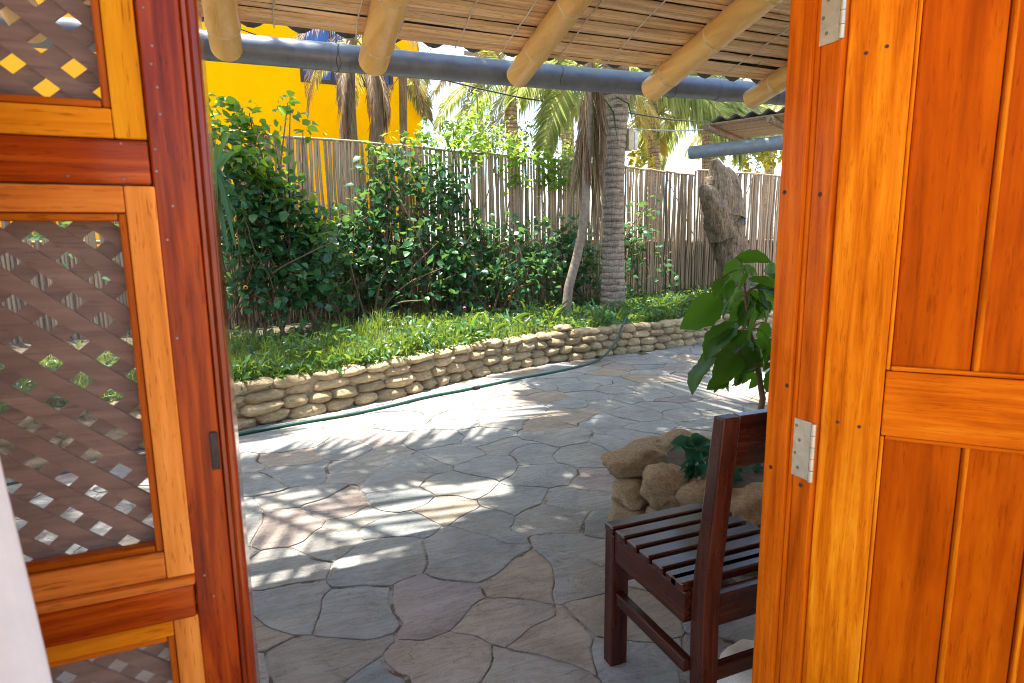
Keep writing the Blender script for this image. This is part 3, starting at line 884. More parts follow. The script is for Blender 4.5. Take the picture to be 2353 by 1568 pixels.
gt = thing('rain_gutter', 'long blue-grey plastic pipe gutter hanging under the bamboo rafter ends', 'gutter', (1.2, 2.75, 2.07))
gz = lambda x: 2.0625 + 0.0142 * (x + 0.17)
gp = [(x, 2.755, gz(x) - 0.004 * math.sin((x - 0.4) * 2.2)) for x in np.linspace(-3, 5, 50)]
MB().tube(gp, 0.0545, 28).build('pipe', M['gutter'], gt, True)
for x in (-1.6, 0.345, 2.35):
    MB().tube([(x - 0.035 * 1, 2.755, gz(x)), (x + 0.035, 2.755, gz(x))], 0.0565, 28).build('pipe_joint', M['gutter'], gt, True)
for x, tw in ((0.335, 1), (1.365, 0), (2.03, 0), (2.72, 0), (-0.95, 0), (-0.4, 0)):
    for q in range(1 + tw):
        pts = []
        for k in range(22):
            a = R(-70 + k * 320 / 21)
            pts.append((x + 0.006 * q + 0.007 * math.sin(k * 0.9 + q * 2.5), 2.755 + 0.0565 * math.cos(a + PI / 2), gz(x) + 0.0565 * math.sin(a + PI / 2)))
        pts.append((x, 2.70, gz(x) + 0.13))
        MB().tube(pts, 0.0012, 5).build('tie_wire', M['wire'], gt)

# ------------------------------------------------------------------ stones
def lump(seed, sx=1, sy=1, sz=1, sub=3, rough=0.10):
    bm = bmesh.new()
    bmesh.ops.create_icosphere(bm, subdivisions=sub, radius=1)
    off = Vector((seed * 13.1, seed * 7.7, seed * 3.3))
    for v_ in bm.verts:
        d = v_.co.normalized()
        p = 2.6
        s = 1.0 / ((abs(d.x) ** p + abs(d.y) ** p + abs(d.z) ** p) ** (1 / p))
        r = s * (1 + 1.8 * rough * mnoise.noise(d * 1.3 + off) + 1.1 * rough * mnoise.noise(d * 3.1 + off) + 0.75 * rough * mnoise.noise(d * 8 + off))
        v_.co = Vector((d.x * r * sx, d.y * r * sy, d.z * r * sz))
    me = bpy.data.meshes.new('stone'); bm.to_mesh(me); bm.free()
    me.polygons.foreach_set('use_smooth', [True] * len(me.polygons))
    return me


LUMPS = []
for s in range(7):
    me = lump(s); me.materials.append(M['stone']); LUMPS.append(me)
ROUGH = []
for s in range(5):
    me = lump(s + 20, rough=0.115, sub=4); me.materials.append(M['stone_rough']); ROUGH.append(me)

rw = thing('retaining_wall', 'low curved retaining wall of rounded tan stones holding the planted bed', 'stone wall', (2.0, 5.6, 0))
# mortar core
P = resample(WALL, 0.12)
V, F = [], []
for i, p in enumerate(P):
    t = (P[min(i + 1, len(P) - 1)] - P[max(i - 1, 0)]).normalized(); n = Vector((-t.y, t.x, 0))
    for off, z in ((0.030, -0.05), (0.050, 0.29), (0.20, 0.29), (0.22, -0.05)):
        q = p + n * off; V.append((q.x, q.y, z))
for i in range(len(P) - 1):
    for j in range(3):
        F.append((i * 4 + j, (i + 1) * 4 + j, (i + 1) * 4 + j + 1, i * 4 + j + 1))
MB().add(V, F).build('mortar_core', M['mortar'], rw)
fine = resample(WALL, 0.01)


def course_stones():
    rnd = random.Random(21)
    hts = [0.095, 0.085, 0.082, 0.078]
    z = -0.012
    for c, h in enumerate(hts):
        s = rnd.uniform(60, 80)
        while s < len(fine) - 40:
            x = fine[int(s)].x
            base = 0.26 if x < 1.2 else 0.205
            L = base * rnd.uniform(0.75, 1.3)
            i = int(s + L * 50)
            if i >= len(fine) - 5: break
            p = fine[i]; t = (fine[min(i + 8, len(fine) - 1)] - fine[i - 8]).normalized(); n = Vector((-t.y, t.x, 0))
            hh = h * rnd.uniform(0.92, 1.08)
            o = link('stone', LUMPS[rnd.randrange(7)], rw)
            q = p + n * (0.055 + 0.012 * c + rnd.uniform(-0.012, 0.012)) - ORG[rw.name]
            o.location = (q.x, q.y, z + h / 2 + rnd.uniform(-0.008, 0.008))
            o.rotation_euler = (rnd.uniform(-0.08, 0.08), rnd.uniform(-0.06, 0.06), math.atan2(t.y, t.x) + rnd.choice((0, PI)))
            o.scale = (L * 0.53, 0.095 * rnd.uniform(0.9, 1.15), hh * 0.575)
            s += L * 100 - 0.5
        z += h
    # two loose stones laid on top
    for px_, py_, z_ in ((1293, 752, 0.36), (1340, 760, 0.35)):
        q = atz(px_, py_, z_); o = link('stone', LUMPS[2], rw, q - ORG[rw.name]); o.scale = (0.11, 0.08, 0.036); o.rotation_euler = (0, 0, 0.3)


course_stones()

pl = thing('stone_planter', 'small planter ring of coarse brown stones behind the chair', 'stone planter', (1.75, 2.05, 0))
MB().tube([(1.80, 2.05, -0.02), (1.80, 2.05, 0.30)], [0.33, 0.33], 18).build('soil', M['soil'], pl)
PST = [  # along the near and left rim: angle, radius, z, sizes
    (1.455, 2.16, 0.335, 0.15, 0.10, 0.060, 0.15), (1.40, 2.10, 0.225, 0.085, 0.08, 0.062, 0.4), (1.385, 2.08, 0.125, 0.085, 0.085, 0.058, 0.7), (1.40, 2.06, 0.04, 0.10, 0.09, 0.05, 0.2),
    (1.495, 1.97, 0.285, 0.105, 0.09, 0.090, -0.4), (1.475, 1.98, 0.135, 0.070, 0.07, 0.070, 0.3), (1.50, 1.95, 0.04, 0.10, 0.09, 0.06, 0.1),
    (1.595, 1.855, 0.265, 0.115, 0.09, 0.075, -0.6), (1.59, 1.86, 0.145, 0.10, 0.085, 0.060, -0.4), (1.58, 1.86, 0.05, 0.11, 0.09, 0.055, -0.5),
    (1.74, 1.75, 0.245, 0.13, 0.09, 0.07, -0.2), (1.72, 1.75, 0.13, 0.11, 0.09, 0.06, 0), (1.70, 1.74, 0.04, 0.12, 0.09, 0.06, 0.2),
    (1.93, 1.72, 0.25, 0.12, 0.09, 0.07, 0.1), (1.95, 1.72, 0.12, 0.13, 0.09, 0.065, 0), (2.09, 1.80, 0.22, 0.11, 0.09, 0.07, 0.6), (2.1, 1.8, 0.08, 0.12, 0.1, 0.07, 0.5),
    (2.18, 1.97, 0.23, 0.11, 0.09, 0.07, 1.4), (2.18, 1.97, 0.09, 0.12, 0.1, 0.07, 1.5), (2.16, 2.17, 0.2, 0.12, 0.1, 0.1, 1.9), (2.04, 2.33, 0.2, 0.13, 0.1, 0.1, 2.6),
    (1.86, 2.40, 0.24, 0.13, 0.1, 0.09, 3.1), (1.68, 2.36, 0.26, 0.13, 0.1, 0.08, 0.3), (1.55, 2.28, 0.27, 0.10, 0.1, 0.07, 0.7), (1.54, 2.28, 0.12, 0.12, 0.1, 0.08, 0.7), (1.7, 2.36, 0.1, 0.14, 0.1, 0.09, 0.3)]
for i, (x, y, z, a, b_, c_, rz) in enumerate(PST):
    o = link('stone', ROUGH[i % 5], pl, Vector((x, y, z)) - ORG[pl.name]); o.scale = (a, b_, c_); o.rotation_euler = (0.1 * (i % 3 - 1), 0.08 * (i % 2), rz)

ps = link('pale_stone_block', LUMPS[4].copy(), None, (1.155, 1.165, 0.055)); ps.data.materials[0] = M['pale_stone']
ps.location = (1.205, 1.185, 0.055); ps.scale = (0.10, 0.095, 0.078); ps.rotation_euler = (0, 0, 0.3)
setprops(ps, 'pale cream rounded stone on the paving beside the door jamb and chair', 'stone')

# ------------------------------------------------------------------ chair
ch = thing('wooden_chair', 'dark mahogany slatted chair facing the garden beside the door jamb', 'chair', (1.09, 1.28, 0))
CX0, CX1, CYF, CYB = 0.893, 1.285, 1.478, 1.085
for x0 in (CX0, CX1 - 0.058):
    MB().box((x0, CYF - 0.045, 0.0), (x0 + 0.058, CYF, 0.4355), 0.004).build('front_leg', M['chair_z'], ch)
for x0 in (CX0 + 0.024, CX1 - 0.024 - 0.05):
    # rear leg: bends back above the seat
    V = []; prof = [(0.0, 1.05, 1.098), (0.40, 1.060, 1.108), (0.46, 1.058, 1.104), (0.90, 1.020, 1.055)]
    for z, ya, yb in prof:
        V += [(x0, ya, z), (x0 + 0.05, ya, z), (x0 + 0.05, yb, z), (x0, yb, z)]
    F = [(3, 2, 1, 0), (12, 13, 14, 15)]
    for k in range(3):
        for j in range(4):
            j2 = (j + 1) % 4; F.append((k * 4 + j, k * 4 + j2, k * 4 + 4 + j2, k * 4 + 4 + j))
    o = MB().add(V, F).build('rear_leg', M['chair_z'], ch)
    bv = o.modifiers.new('edge', 'BEVEL'); bv.width = 0.004; bv.segments = 2
xa, xb = CX0 + 0.006, CX0 + 0.034
for dx in (0.0, CX1 - CX0 - 0.04):
    MB().box((xa + dx, 1.1095, 0.352), (xb + dx, CYF - 0.0455, 0.4355), 0.003).build('seat_rail', M['chair_y'], ch)
    MB().box((xa + dx + 0.004, 1.1085, 0.215), (xb + dx + 0.002, CYF - 0.0455, 0.252), 0.003).build('stretcher', M['chair_y'], ch)
MB().box((CX0 + 0.0585, CYF - 0.036, 0.355), (CX1 - 0.0585, CYF - 0.010, 0.4355), 0.003).build('seat_rail', M['chair_x'], ch)
MB().box((CX0 + 0.0745, 1.068, 0.352), (CX1 - 0.0745, 1.098, 0.4355), 0.003).build('seat_rail', M['chair_x'], ch)
MB().box((CX0 + 0.0745, 1.062, 0.205), (CX1 - 0.0745, 1.088, 0.242), 0.003).build('stretcher', M['chair_x'], ch)
MB().box((CX0 + 0.0585, CYF - 0.034, 0.27), (CX1 - 0.0585, CYF - 0.012, 0.30), 0.003).build('stretcher', M['chair_x'], ch)
for k in range(7):
    y0 = CYF - 0.046 - k * 0.0605 + 0.003
    x0 = CX0 - 0.002
    if y0 < 1.112: y0 = 1.112
    MB().box((x0, y0, 0.437), (CX1 + 0.002, y0 + 0.0445, 0.460), 0.004).build('slat', M['chair_x'], ch)
MB().box((CX0 + 0.0748, -0.012, -0.0645), (CX1 - 0.0748, 0.012, 0.0645), 0.003, Matrix.Rotation(R(4.8), 3, 'X'), (0, 1.0435, 0.836)).build('back_rail', M['chair_x'], ch)

# ------------------------------------------------------------------ fence sections
def cane_mesh(seed, L):
    rnd = random.Random(seed); pts, rad = [], []
    nn = 8
    for k in range(nn + 1):
        z = L * k / nn
        pts.append((0.010 * math.sin(k * 1.1 + seed) + rnd.uniform(-0.003, 0.003), rnd.uniform(-0.006, 0.006), z)); rad.append(0.0185 * rnd.uniform(0.88, 1.1))
    me = MB().tube(pts, rad, 7).mesh('cane', smooth=True); me.materials.append(M['cane']); return me


CANES = [cane_mesh(s, 1.0) for s in range(6)]


def fence(x0, y0, x1, y1, z0, zt0, zt1, label, gap, railz, seed):
    rnd = random.Random(seed)
    f = thing('cane_fence', label, 'fence', ((x0 + x1) / 2, (y0 + y1) / 2, z0), 0, 'cane fence sections along the bed')
    A, B = Vector((x0, y0, 0)), Vector((x1, y1, 0)); L = (B - A).length; u = (B - A) / L; n = Vector((-u.y, u.x, 0))
    s = 0.02
    while s < L - 0.01:
        p = A + u * s + n * rnd.uniform(-0.010, 0.010)
        zt = zt0 + (zt1 - zt0) * s / L + rnd.uniform(-0.012, 0.012)
        o = link('cane', CANES[rnd.randrange(6)], f, Vector((p.x, p.y, z0 - 0.05)) - ORG[f.name])
        wv = rnd.uniform(0.75, 1.2)
        o.scale = (wv, wv, zt - z0 + 0.05)
        o.rotation_euler = (rnd.uniform(-0.008, 0.008), rnd.uniform(-0.012, 0.012), rnd.uniform(0, 6.28) if rnd.random() < 0.5 else 0.4)
        s += 0.0385 * wv + (rnd.uniform(0.001, 0.011) if rnd.random() < gap else 0.0)
    # second, shorter row behind the lower half
    mb = MB(); s = 0.0
    while s < L:
        p = A + u * s + n * 0.055
        zz = 1.32 + rnd.uniform(-0.05, 0.04)
        mb.tube([(p.x, p.y, z0 - 0.05), (p.x + rnd.uniform(-0.01, 0.01), p.y, (z0 + zz) / 2), (p.x, p.y, zz)], 0.021, 6); s += 0.037
    o = mb.build('short_canes', M['cane'], f); o['kind'] = 'stuff'
    for z in railz:
        pts = []
        for k in range(13):
            t = k / 12; q = A + (B - A) * t + n * 0.034
            zr = z if z > 0 else zt0 + (zt1 - zt0) * t - 0.004
            pts.append((q.x, q.y - (0.05 if z < 0 else 0), zr + 0.008 * math.sin(k * 1.9)))
        MB().tube(pts, 0.016 if z < 0 else 0.02, 8).build('fence_rail', M['cane'], f, True)
    return f


fence(-3.6, 7.25, 1.62, 8.13, 0.27, 2.60, 2.585, 'left section of the cane fence, overgrown with shrubs, yellow wall behind it', 0.42, (-1, 1.36, 0.6), 1)
fence(1.64, 8.15, 5.36, 8.36, 0.27, 2.585, 2.47, 'middle section of the cane fence, between the shrubs and the palm trunk', 0.38, (-1, 1.33, 0.6), 2)
fence(5.37, 8.37, 6.62, 8.30, 0.27, 2.46, 2.37, 'short bare section of the cane fence right of the palm trunk, with a sloping top', 0.22, (-1, 1.3, 0.6), 3)
fence(6.63, 8.28, 9.6, 7.55, 0.27, 2.45, 2.27, 'right section of the cane fence, behind the old leaning stump', 0.20, (-1, 1.3, 0.6), 4)

# ------------------------------------------------------------------ yellow house beyond the fence
yh = thing('yellow_house', 'tall bright yellow house behind the fence with a blue framed window', 'house', (-1.5, 13, 0))
WX0, WX1, WZ0, WZ1 = 0.78, 2.38, 4.09, 5.25
yb = MB()
yb.box((-6.5, 11.5, -0.05), (WX0, 11.7, 6.4)); yb.box((WX1, 11.5, -0.05), (2.88, 11.7, 6.4))
yb.box((WX0 + 0.0, 11.501, -0.05), (WX1, 11.699, WZ0)); yb.box((WX0, 11.501, WZ1), (WX1, 11.699, 6.4))
yb.box((-6.5, 11.702, -0.05), (2.879, 16, 6.39))
yb.build('wall', M['yellow'], yh)
wf = MB()
for lo, hi in (((WX0 + 0.002, 11.49, WZ0 + 0.002), (WX1 - 0.002, 11.62, WZ0 + 0.07)), ((WX0 + 0.002, 11.49, WZ1 - 0.06), (WX1 - 0.002, 11.62, WZ1 - 0.002)),
               ((WX0 + 0.002, 11.49, WZ0 + 0.071), (WX0 + 0.06, 11.62, WZ1 - 0.061)), ((WX1 - 0.06, 11.49, WZ0 + 0.071), (WX1 - 0.002, 11.62, WZ1 - 0.061)),
               ((1.30, 11.50, WZ0 + 0.071), (1.35, 11.62, WZ1 - 0.061)), ((1.84, 11.50, WZ0 + 0.071), (1.89, 11.62, WZ1 - 0.061))):
    wf.box(lo, hi, 0.004)
wo_ = wf.build('window', M['frame_dark'], yh)
for a, b_ in ((WX0 + 0.061, 1.299), (1.351, 1.839), (1.891, WX1 - 0.061)):
    MB().box((a, 11.56, WZ0 + 0.072), (b_, 11.568, WZ1 - 0.062)).build('pane', M['pane'], wo_)
MB().box((-6.7, 11.3, 6.402), (3.05, 16.2, 6.55), 0.01).build('roof', M['plaster'], yh)

# ------------------------------------------------------------------ palms
def frond_mesh(name, L, a0, a1, n, leaflen, mat, droop, seed, spread=1.0, wid=0.021, bare=0.12):
    """frond along +X, starting at elevation a0 and bending to a1"""
    rng = np.random.default_rng(seed); rnd = random.Random(seed)
    K = 24; pts = [Vector((0, 0, 0))]; tg = []
    for k in range(K):
        a = R(a0 + (a1 - a0) * (k / K) ** 1.25); d = Vector((math.cos(a), 0, math.sin(a))); tg.append(d)
        pts.append(pts[-1] + d * (L / K))
    tg.append(tg[-1])
    mb = MB(); mb.tube([p + Vector((0, 0.02 * math.sin(i * 0.3 + seed) * L * i / K, 0)) for i, p in enumerate(pts)], [0.020 * L / 2.5 * (1 - 0.85 * i / K) + 0.003 for i in range(K + 1)], 5)
    ns = len(mb.f)
    for i in range(n):
        t = bare + (0.99 - bare) * (i / (n - 1)); fk = t * K; k = min(int(fk), K - 1)
        p = pts[k].lerp(pts[k + 1], fk - k); d = tg[k]; up = Vector((-d.z, 0, d.x))
        ll = leaflen * (0.55 + 0.6 * math.sin(PI * min(1, t * 0.9 + 0.12))) * rnd.uniform(0.8, 1.1)
        for sd in (-1, 1):
            if rnd.random() < 0.04: continue
            out_ = (Vector((0, sd, 0)) * spread + d * (0.55 + 0.7 * t) + up * rnd.uniform(0.0, 0.35)).normalized()
            w_ = wid * rnd.uniform(0.8, 1.15)
            wv = d.cross(out_).normalized().cross(out_) * w_
            dr = droop * rnd.uniform(0.6, 1.3)
            q0 = p; q1 = p + out_ * ll * 0.5 + Vector((0, 0, -dr * ll * 0.14)); q2 = p + out_ * ll * (1 - 0.25 * dr) + Vector((0, 0, -dr * ll * 0.62))
            b0 = len(mb.v)
            mb.v += [q0 - wv * 0.4, q0 + wv * 0.4, q1 - wv, q1 + wv, q2]
            mb.f += [(b0, b0 + 1, b0 + 3, b0 + 2), (b0 + 2, b0 + 3, b0 + 4)]
    me = mb.mesh(name); me.materials.append(mat); me.materials.append(M['rachis'])
    me.polygons.foreach_set('material_index', [1] * ns + [0] * (len(mb.f) - ns))
    return me


FR = {}
for nm, mt in (('g', 'frond'), ('y', 'frond_yellow')):
    FR[nm + 'up'] = frond_mesh('frond', 2.6, 62, 0, 72, 0.62, M[mt], 0.5, 1)
    FR[nm + 'mid'] = frond_mesh('frond', 2.8, 35, -45, 76, 0.66, M[mt], 0.7, 2)
    FR[nm + 'low'] = frond_mesh('frond', 2.6, 8, -72, 72, 0.62, M[mt], 0.8, 3)
FR['thin'] = frond_mesh('frond', 2.6, 40, -20, 34, 0.6, M['frond'], 0.4, 8, 1.0, 0.012)
FR['thin2'] = frond_mesh('frond', 2.6, 55, -5, 26, 0.62, M['frond'], 0.3, 9, 0.8, 0.020)
FR['dlow'] = frond_mesh('dead_frond', 2.2, -35, -86, 46, 0.45, M['frond_dead'], 1.0, 4, 0.4, 0.011)
FR['dlow2'] = frond_mesh('dead_frond', 2.3, 12, -80, 36, 0.5, M['frond_dead'], 1.0, 14, 0.7, 0.009)
FR['dhang'] = frond_mesh('dead_frond', 1.7, -82, -92, 60, 0.6, M['frond_dead'], 0.9, 5, 0.13, 0.010, 0.05)


def add_frond(parent, key, top, az, sc=1.0, roll=0.0, name='frond'):
    o = link(name, FR[key], parent, Vector(top) - ORG[parent.name])
    o.rotation_euler = (roll, 0, az); o.scale = (sc, sc, sc)
    return o


def palm_trunk(parent, pts, r0, r1, rings=0.07, name='trunk', mat='palm_bark', bulge=0.07, n=22, prof=None):
    path = resample(pts, rings / 4); mb = MB(); rad = []
    P = []
    tot = len(path)
    for i, p in enumerate(path):
        t = i / (tot - 1); r = r0 + (r1 - r0) * min(1, t * 1.0) + 0.05 * r0 * math.exp(-t * 22) * 3 if prof is None else float(np.interp(p.z, prof[0], prof[1]))
        ph = (i % 4) / 4
        r *= 1 + bulge * (0.5 - ph) + 0.012 * mnoise.noise(Vector((i * 0.35, 2, 0)))
        P.append(p); rad.append(r)
    return mb.tube(P, rad, n).build(name, M[mat], parent, True)


def crown(parent, top, kinds, seed, sc=1.0):
    rnd = random.Random(seed); az = rnd.uniform(0, 6.28)
    for key in kinds:
        az += 2.399 + rnd.uniform(-0.25, 0.25)
        add_frond(parent, key, Vector(top) + Vector((0.06 * math.cos(az), 0.06 * math.sin(az), rnd.uniform(-0.08, 0.08))), az, sc * rnd.uniform(0.88, 1.1), rnd.uniform(-0.3, 0.3),
                  'dead_frond' if key[0] == 'd' else 'frond')


tp = thing('palm_tree', 'thick ringed palm trunk rising from the bed in front of the fence', 'palm tree', (4.43, 7.2, 0.3))
palm_trunk(tp, [(4.43, 7.2, 0.25), (4.42, 7.2, 1.2), (4.40, 7.2, 2.0), (4.40, 7.16, 3.2), (4.2, 6.9, 4.6), (3.9, 6.5, 5.8)], 0.190, 0.155, 0.085, prof=([0.2, 0.45, 0.9, 1.7, 2.5, 3.2, 6], [0.205, 0.175, 0.155, 0.138, 0.15, 0.175, 0.15]))
for f_ in (('gmid', 3.829, 1.7, 0.09), ('glow', 3.604, 1.27, 0.26), ('gup', 3.253, 1.27, 0.03), ('gup', 0.2, 1.3, 0), ('gmid', 5.9, 1.3, 0.1), ('gup', 0.95, 1.2, 0.1), ('gmid', 0.5, 1.3, 0)):
    add_frond(tp, f_[0], (3.9, 6.5, 5.8), *f_[1:])
tl_ = thing('palm_tree', 'leaning palm at the far left end of the bed, beyond the door leaf', 'palm tree', (-2.6, 5.4, 0.25))  # out-of-view palm; frond angles set to shape the patio's sun patches
palm_trunk(tl_, [(-2.6, 5.4, 0.2), (-2.5, 5.3, 1.5), (-2.0, 5.0, 3.6), (-1.3, 4.6, 5.4)], 0.17, 0.13, 0.085)
for f_ in (('glow', 5.969, 1.44, 0.35), ('gmid', 6.177, 1.03, 0.49), ('gmid', 1.172, 1.5, 0.03), ('thin', 5.163, 1.72, -0.52), ('thin2', 5.103, 1.58, -0.25), ('gup', 2.3, 1.3, 0), ('gmid', 3.0, 1.3, 0), ('gmid', 3.7, 1.3, 0), ('gup', 4.4, 1.2, 0)):
    add_frond(tl_, f_[0], (-1.3, 4.6, 5.4), *f_[1:])
tr_ = thing('palm_tree', 'palm beside the house, hidden behind the door jamb', 'palm tree', (5.0, 3.1, 0))  # added out of view; its fronds are placed to shape the patio shade
palm_trunk(tr_, [(5.0, 3.1, -0.05), (4.95, 3.1, 1.5), (4.6, 3.05, 4.0), (4.3, 3.0, 5.6)], 0.17, 0.13, 0.085)
for f_ in (('gmid', 3.146, 1.63, 0.54), ('glow', 2.618, 1.58, -0.43), ('gmid', 1.66, 1.62, 0.51), ('glow', 2.95, 1.46, -0.16), ('glow', 3.184, 1.68, 0.03), ('gup', 5.8, 1.3, 0), ('gup', 0.3, 1.3, 0), ('gmid', 4.9, 1.3, 0)):
    add_frond(tr_, f_[0], (4.3, 3.0, 5.6), *f_[1:])
jb = thing('junction_box', 'small cream junction box fixed to the ringed palm trunk', 'junction box', (4.63, 7.12, 2.57))
q = at(1445, 322, 7.1)
MB().box(q + Vector((-0.035, -0.05, -0.13)), q + Vector((0.05, 0.05, 0.13)), 0.006).build('housing', M['box_cream'], jb)
MB().box(q + Vector((0.052, -0.06, -0.12)), q + Vector((0.10, 0.04, 0.12)), 0.006).build('cover', M['box_white'], jb)

sk = thing('young_palm', 'thin leaning grey palm stem with a skirt of dead hanging fronds', 'palm tree', (3.6, 7.05, 0.3))
pts = [at(1298, 712, 7.05), at(1306, 660, 7.05), at(1325, 590, 7.02), at(1340, 520, 6.95), at(1346, 450, 6.9), at(1350, 330, 6.85), at(1352, 200, 6.8), at(1352, 110, 6.8)]
pts[0].z = 0.25
palm_trunk(sk, pts, 0.062, 0.05, 0.06, 'trunk', 'twig_grey', 0.03, 14)
top = pts[-2]
rnd = random.Random(31)
for k in range(10):
    az = rnd.uniform(0, 6.28)
    add_frond(sk, 'dhang', top + Vector((0.05 * math.cos(az), 0.05 * math.sin(az), rnd.uniform(-0.25, 0.35))), az, rnd.uniform(0.5, 0.85), rnd.uniform(-0.15, 0.15), 'dead_frond')
crown(sk, pts[-1], ['gup', 'gmid', 'gmid', 'glow', 'gup', 'gmid', 'glow', 'gmid'], 12, 0.95)
# two green sword fronds drooping over the trunk
for x0, y0, x1, y1 in ((1380, 215, 1420, 335), (1415, 222, 1455, 290)):
    a, b_ = at(x0, y0, 6.75), at(x1, y1, 6.75); mid = (a + b_) / 2 + Vector((0.05, 0, 0.1))
    MB().tube([a, mid, b_], [0.012, 0.02, 0.002], 6, True, 0.35).build('green_blade', M['leaf_strap'], sk)

# two dead fan palms in front of the yellow house
for nm, px_, Y, lab in ((0, 800, 9.6, 'shaggy brown palm trunk before the yellow house, the left one of two'), (1, 866, 9.7, 'shaggy brown palm trunk before the yellow house, the right one of two')):
    b0 = at(px_, 300, Y); t0 = at(px_ + 4, 165, Y)
    th = thing('shaggy_palm', lab, 'palm tree', (b0.x, Y, 0), 0, 'dead palms by the yellow house')
    MB().tube([(b0.x, Y, -0.05), (b0.x, Y, 2.2), b0, (b0 + t0) / 2, t0, t0 + Vector((0.05, 0, 0.5))], [0.16, 0.15, 0.13 if nm == 0 else 0.10, 0.09, 0.075, 0.08], 12).build('trunk', M['old_wood'], th, True)
    crown(th, t0 + Vector((0.03, 0, 0.45)), ['dlow'] * 4 + ['ylow', 'dlow2', 'gup', 'dlow2'], 60 + nm, 0.55)
    rnd = random.Random(nm + 5)
    for k in range(1):
        az = rnd.uniform(0, 6.28)
        add_frond(th, 'dhang', t0 + Vector((0.06 * math.cos(az), 0.06 * math.sin(az), rnd.uniform(-0.2, 0.4))), az, rnd.uniform(0.5, 0.75), 0, 'dead_frond')
th = thing('shaggy_palm', 'hanging brown palm frond cluster near the corner of the yellow house', 'palm tree', (2.1, 10.0, 0), 0, 'dead palms by the yellow house')
b0 = at(925, 330, 10.4); t0 = at(925, 165, 10.4)
MB().tube([(b0.x, 10.4, -0.05), b0 + Vector((0, 0, -0.5)), t0], [0.09, 0.06, 0.07], 10).build('trunk', M['old_wood'], th, True)
crown(th, t0, ['dlow2'] * 3 + ['dlow', 'ylow', 'glow', 'ymid'], 77, 0.55)

# palms beyond the fence, to the right of the yellow house
far = [  # px of crown, py, distance, scale, kinds, label
    (1170, 175, 12.5, 0.95, ['gup', 'gmid', 'glow', 'ymid', 'ylow', 'glow', 'gmid', 'gmid', 'ylow', 'glow', 'gup'], 'green palm beyond the fence, left of the dead frond skirt'),
    (1300, 205, 11.5, 0.85, ['gup', 'ylow', 'glow', 'ymid', 'ylow', 'glow', 'gmid', 'ylow', 'glow'], 'yellowing palm beyond the fence, just behind the dead frond skirt'),
    (1500, 200, 12.0, 1.1, ['gup', 'gmid', 'glow', 'glow', 'gmid', 'ylow', 'glow', 'gmid', 'gup', 'glow', 'ymid', 'glow', 'gmid', 'glow', 'ylow', 'gmid', 'glow'], 'pale green palm beyond the fence, right of the ringed trunk'),
    (1625, 240, 12.5, 1.0, ['gup', 'gmid', 'glow', 'ylow', 'gmid', 'glow', 'gmid', 'ymid', 'ylow', 'glow', 'gmid', 'glow', 'gmid', 'glow', 'glow'], 'palm with drooping fronds beyond the fence, above the old stump'),
    (1770, 260, 13.5, 1.0, ['ymid', 'ylow', 'glow', 'gmid', 'ylow', 'gup', 'glow', 'gmid', 'ymid', 'ylow'], 'palm with yellow fronds beyond the fence, behind the side veranda'),
    (1905, 210, 14.5, 1.0, ['gmid', 'glow', 'gmid', 'ylow', 'gup', 'glow', 'gmid', 'glow'], 'palm beyond the fence, mostly hidden by the door jamb')]
for i, (px_, py_, Y, s, kinds, lab) in enumerate(far):
    t0 = at(px_, py_, Y)
    th = thing('palm_tree', lab, 'palm tree', (t0.x, Y, 0), 0, 'palms beyond the fence')
    palm_trunk(th, [(t0.x + 0.2, Y, -0.05), (t0.x + 0.1, Y, t0.z * 0.5), tuple(t0)], 0.17, 0.12, 0.12, n=12)
    crown(th, t0, kinds, 90 + i, s)

# leaning old stump
st = thing('old_stump', 'broken leaning dead tree stump standing in front of the right fence', 'tree stump', (6.5, 7.6, 0.3))


def rough_tube(pts, rad, n, sub, amp, seed, freq):
    P = [Vector(p) for p in pts]; pp, rr = [], []
    for i in range(len(P) - 1):
        for k in range(sub):
            t = k / sub; pp.append(P[i].lerp(P[i + 1], t)); rr.append(rad[i] + (rad[i + 1] - rad[i]) * t)
    pp.append(P[-1]); rr.append(rad[-1])
    mb = MB(); mb.tube(pp, rr, n)
    cen = pp
    for k, v_ in enumerate(mb.v):
        c = cen[min(k // n, len(cen) - 1)]
        d = (v_ - c); L = d.length
        if L < 1e-6: continue
        q = Vector((v_.x * freq, v_.y * freq, v_.z * freq * 0.55)) + Vector((seed, 0, 0))
        s = 1 + amp * mnoise.noise(q) + amp * 0.7 * abs(mnoise.noise(q * 2.7)) + 0.3 * amp * mnoise.noise(q * 7)
        th_ = 2 * PI * (k % n) / n
        s += amp * 0.55 * abs(mnoise.noise(Vector((math.cos(th_) * 3.2, math.sin(th_) * 3.2, v_.z * 1.3 + seed)))) - amp * 0.2
        mb.v[k] = c + d * s
    return mb


Ys = 7.6
mb = rough_tube([at(1700, 700, Ys), at(1684, 600, Ys), at(1666, 520, Ys), at(1652, 450, Ys), at(1650, 400, Ys), at(1640, 366, Ys)], [0.25, 0.25, 0.25, 0.235, 0.16, 0.05], 90, 18, 0.22, 3, 5.5)
m2 = rough_tube([at(1660, 540, Ys - 0.05), at(1640, 480, Ys - 0.1), at(1622, 440, Ys - 0.12), at(1610, 425, Ys - 0.12)], [0.20, 0.19, 0.13, 0.03], 40, 10, 0.35, 9, 6)
mb.add(m2.v, m2.f)
m3 = rough_tube([at(1672, 500, Ys), at(1680, 430, Ys + 0.03), at(1668, 385, Ys + 0.03)], [0.24, 0.17, 0.05], 40, 10, 0.35, 5, 6)
mb.add(m3.v, m3.f)
mb.build('trunk', M['old_wood'], st, True)

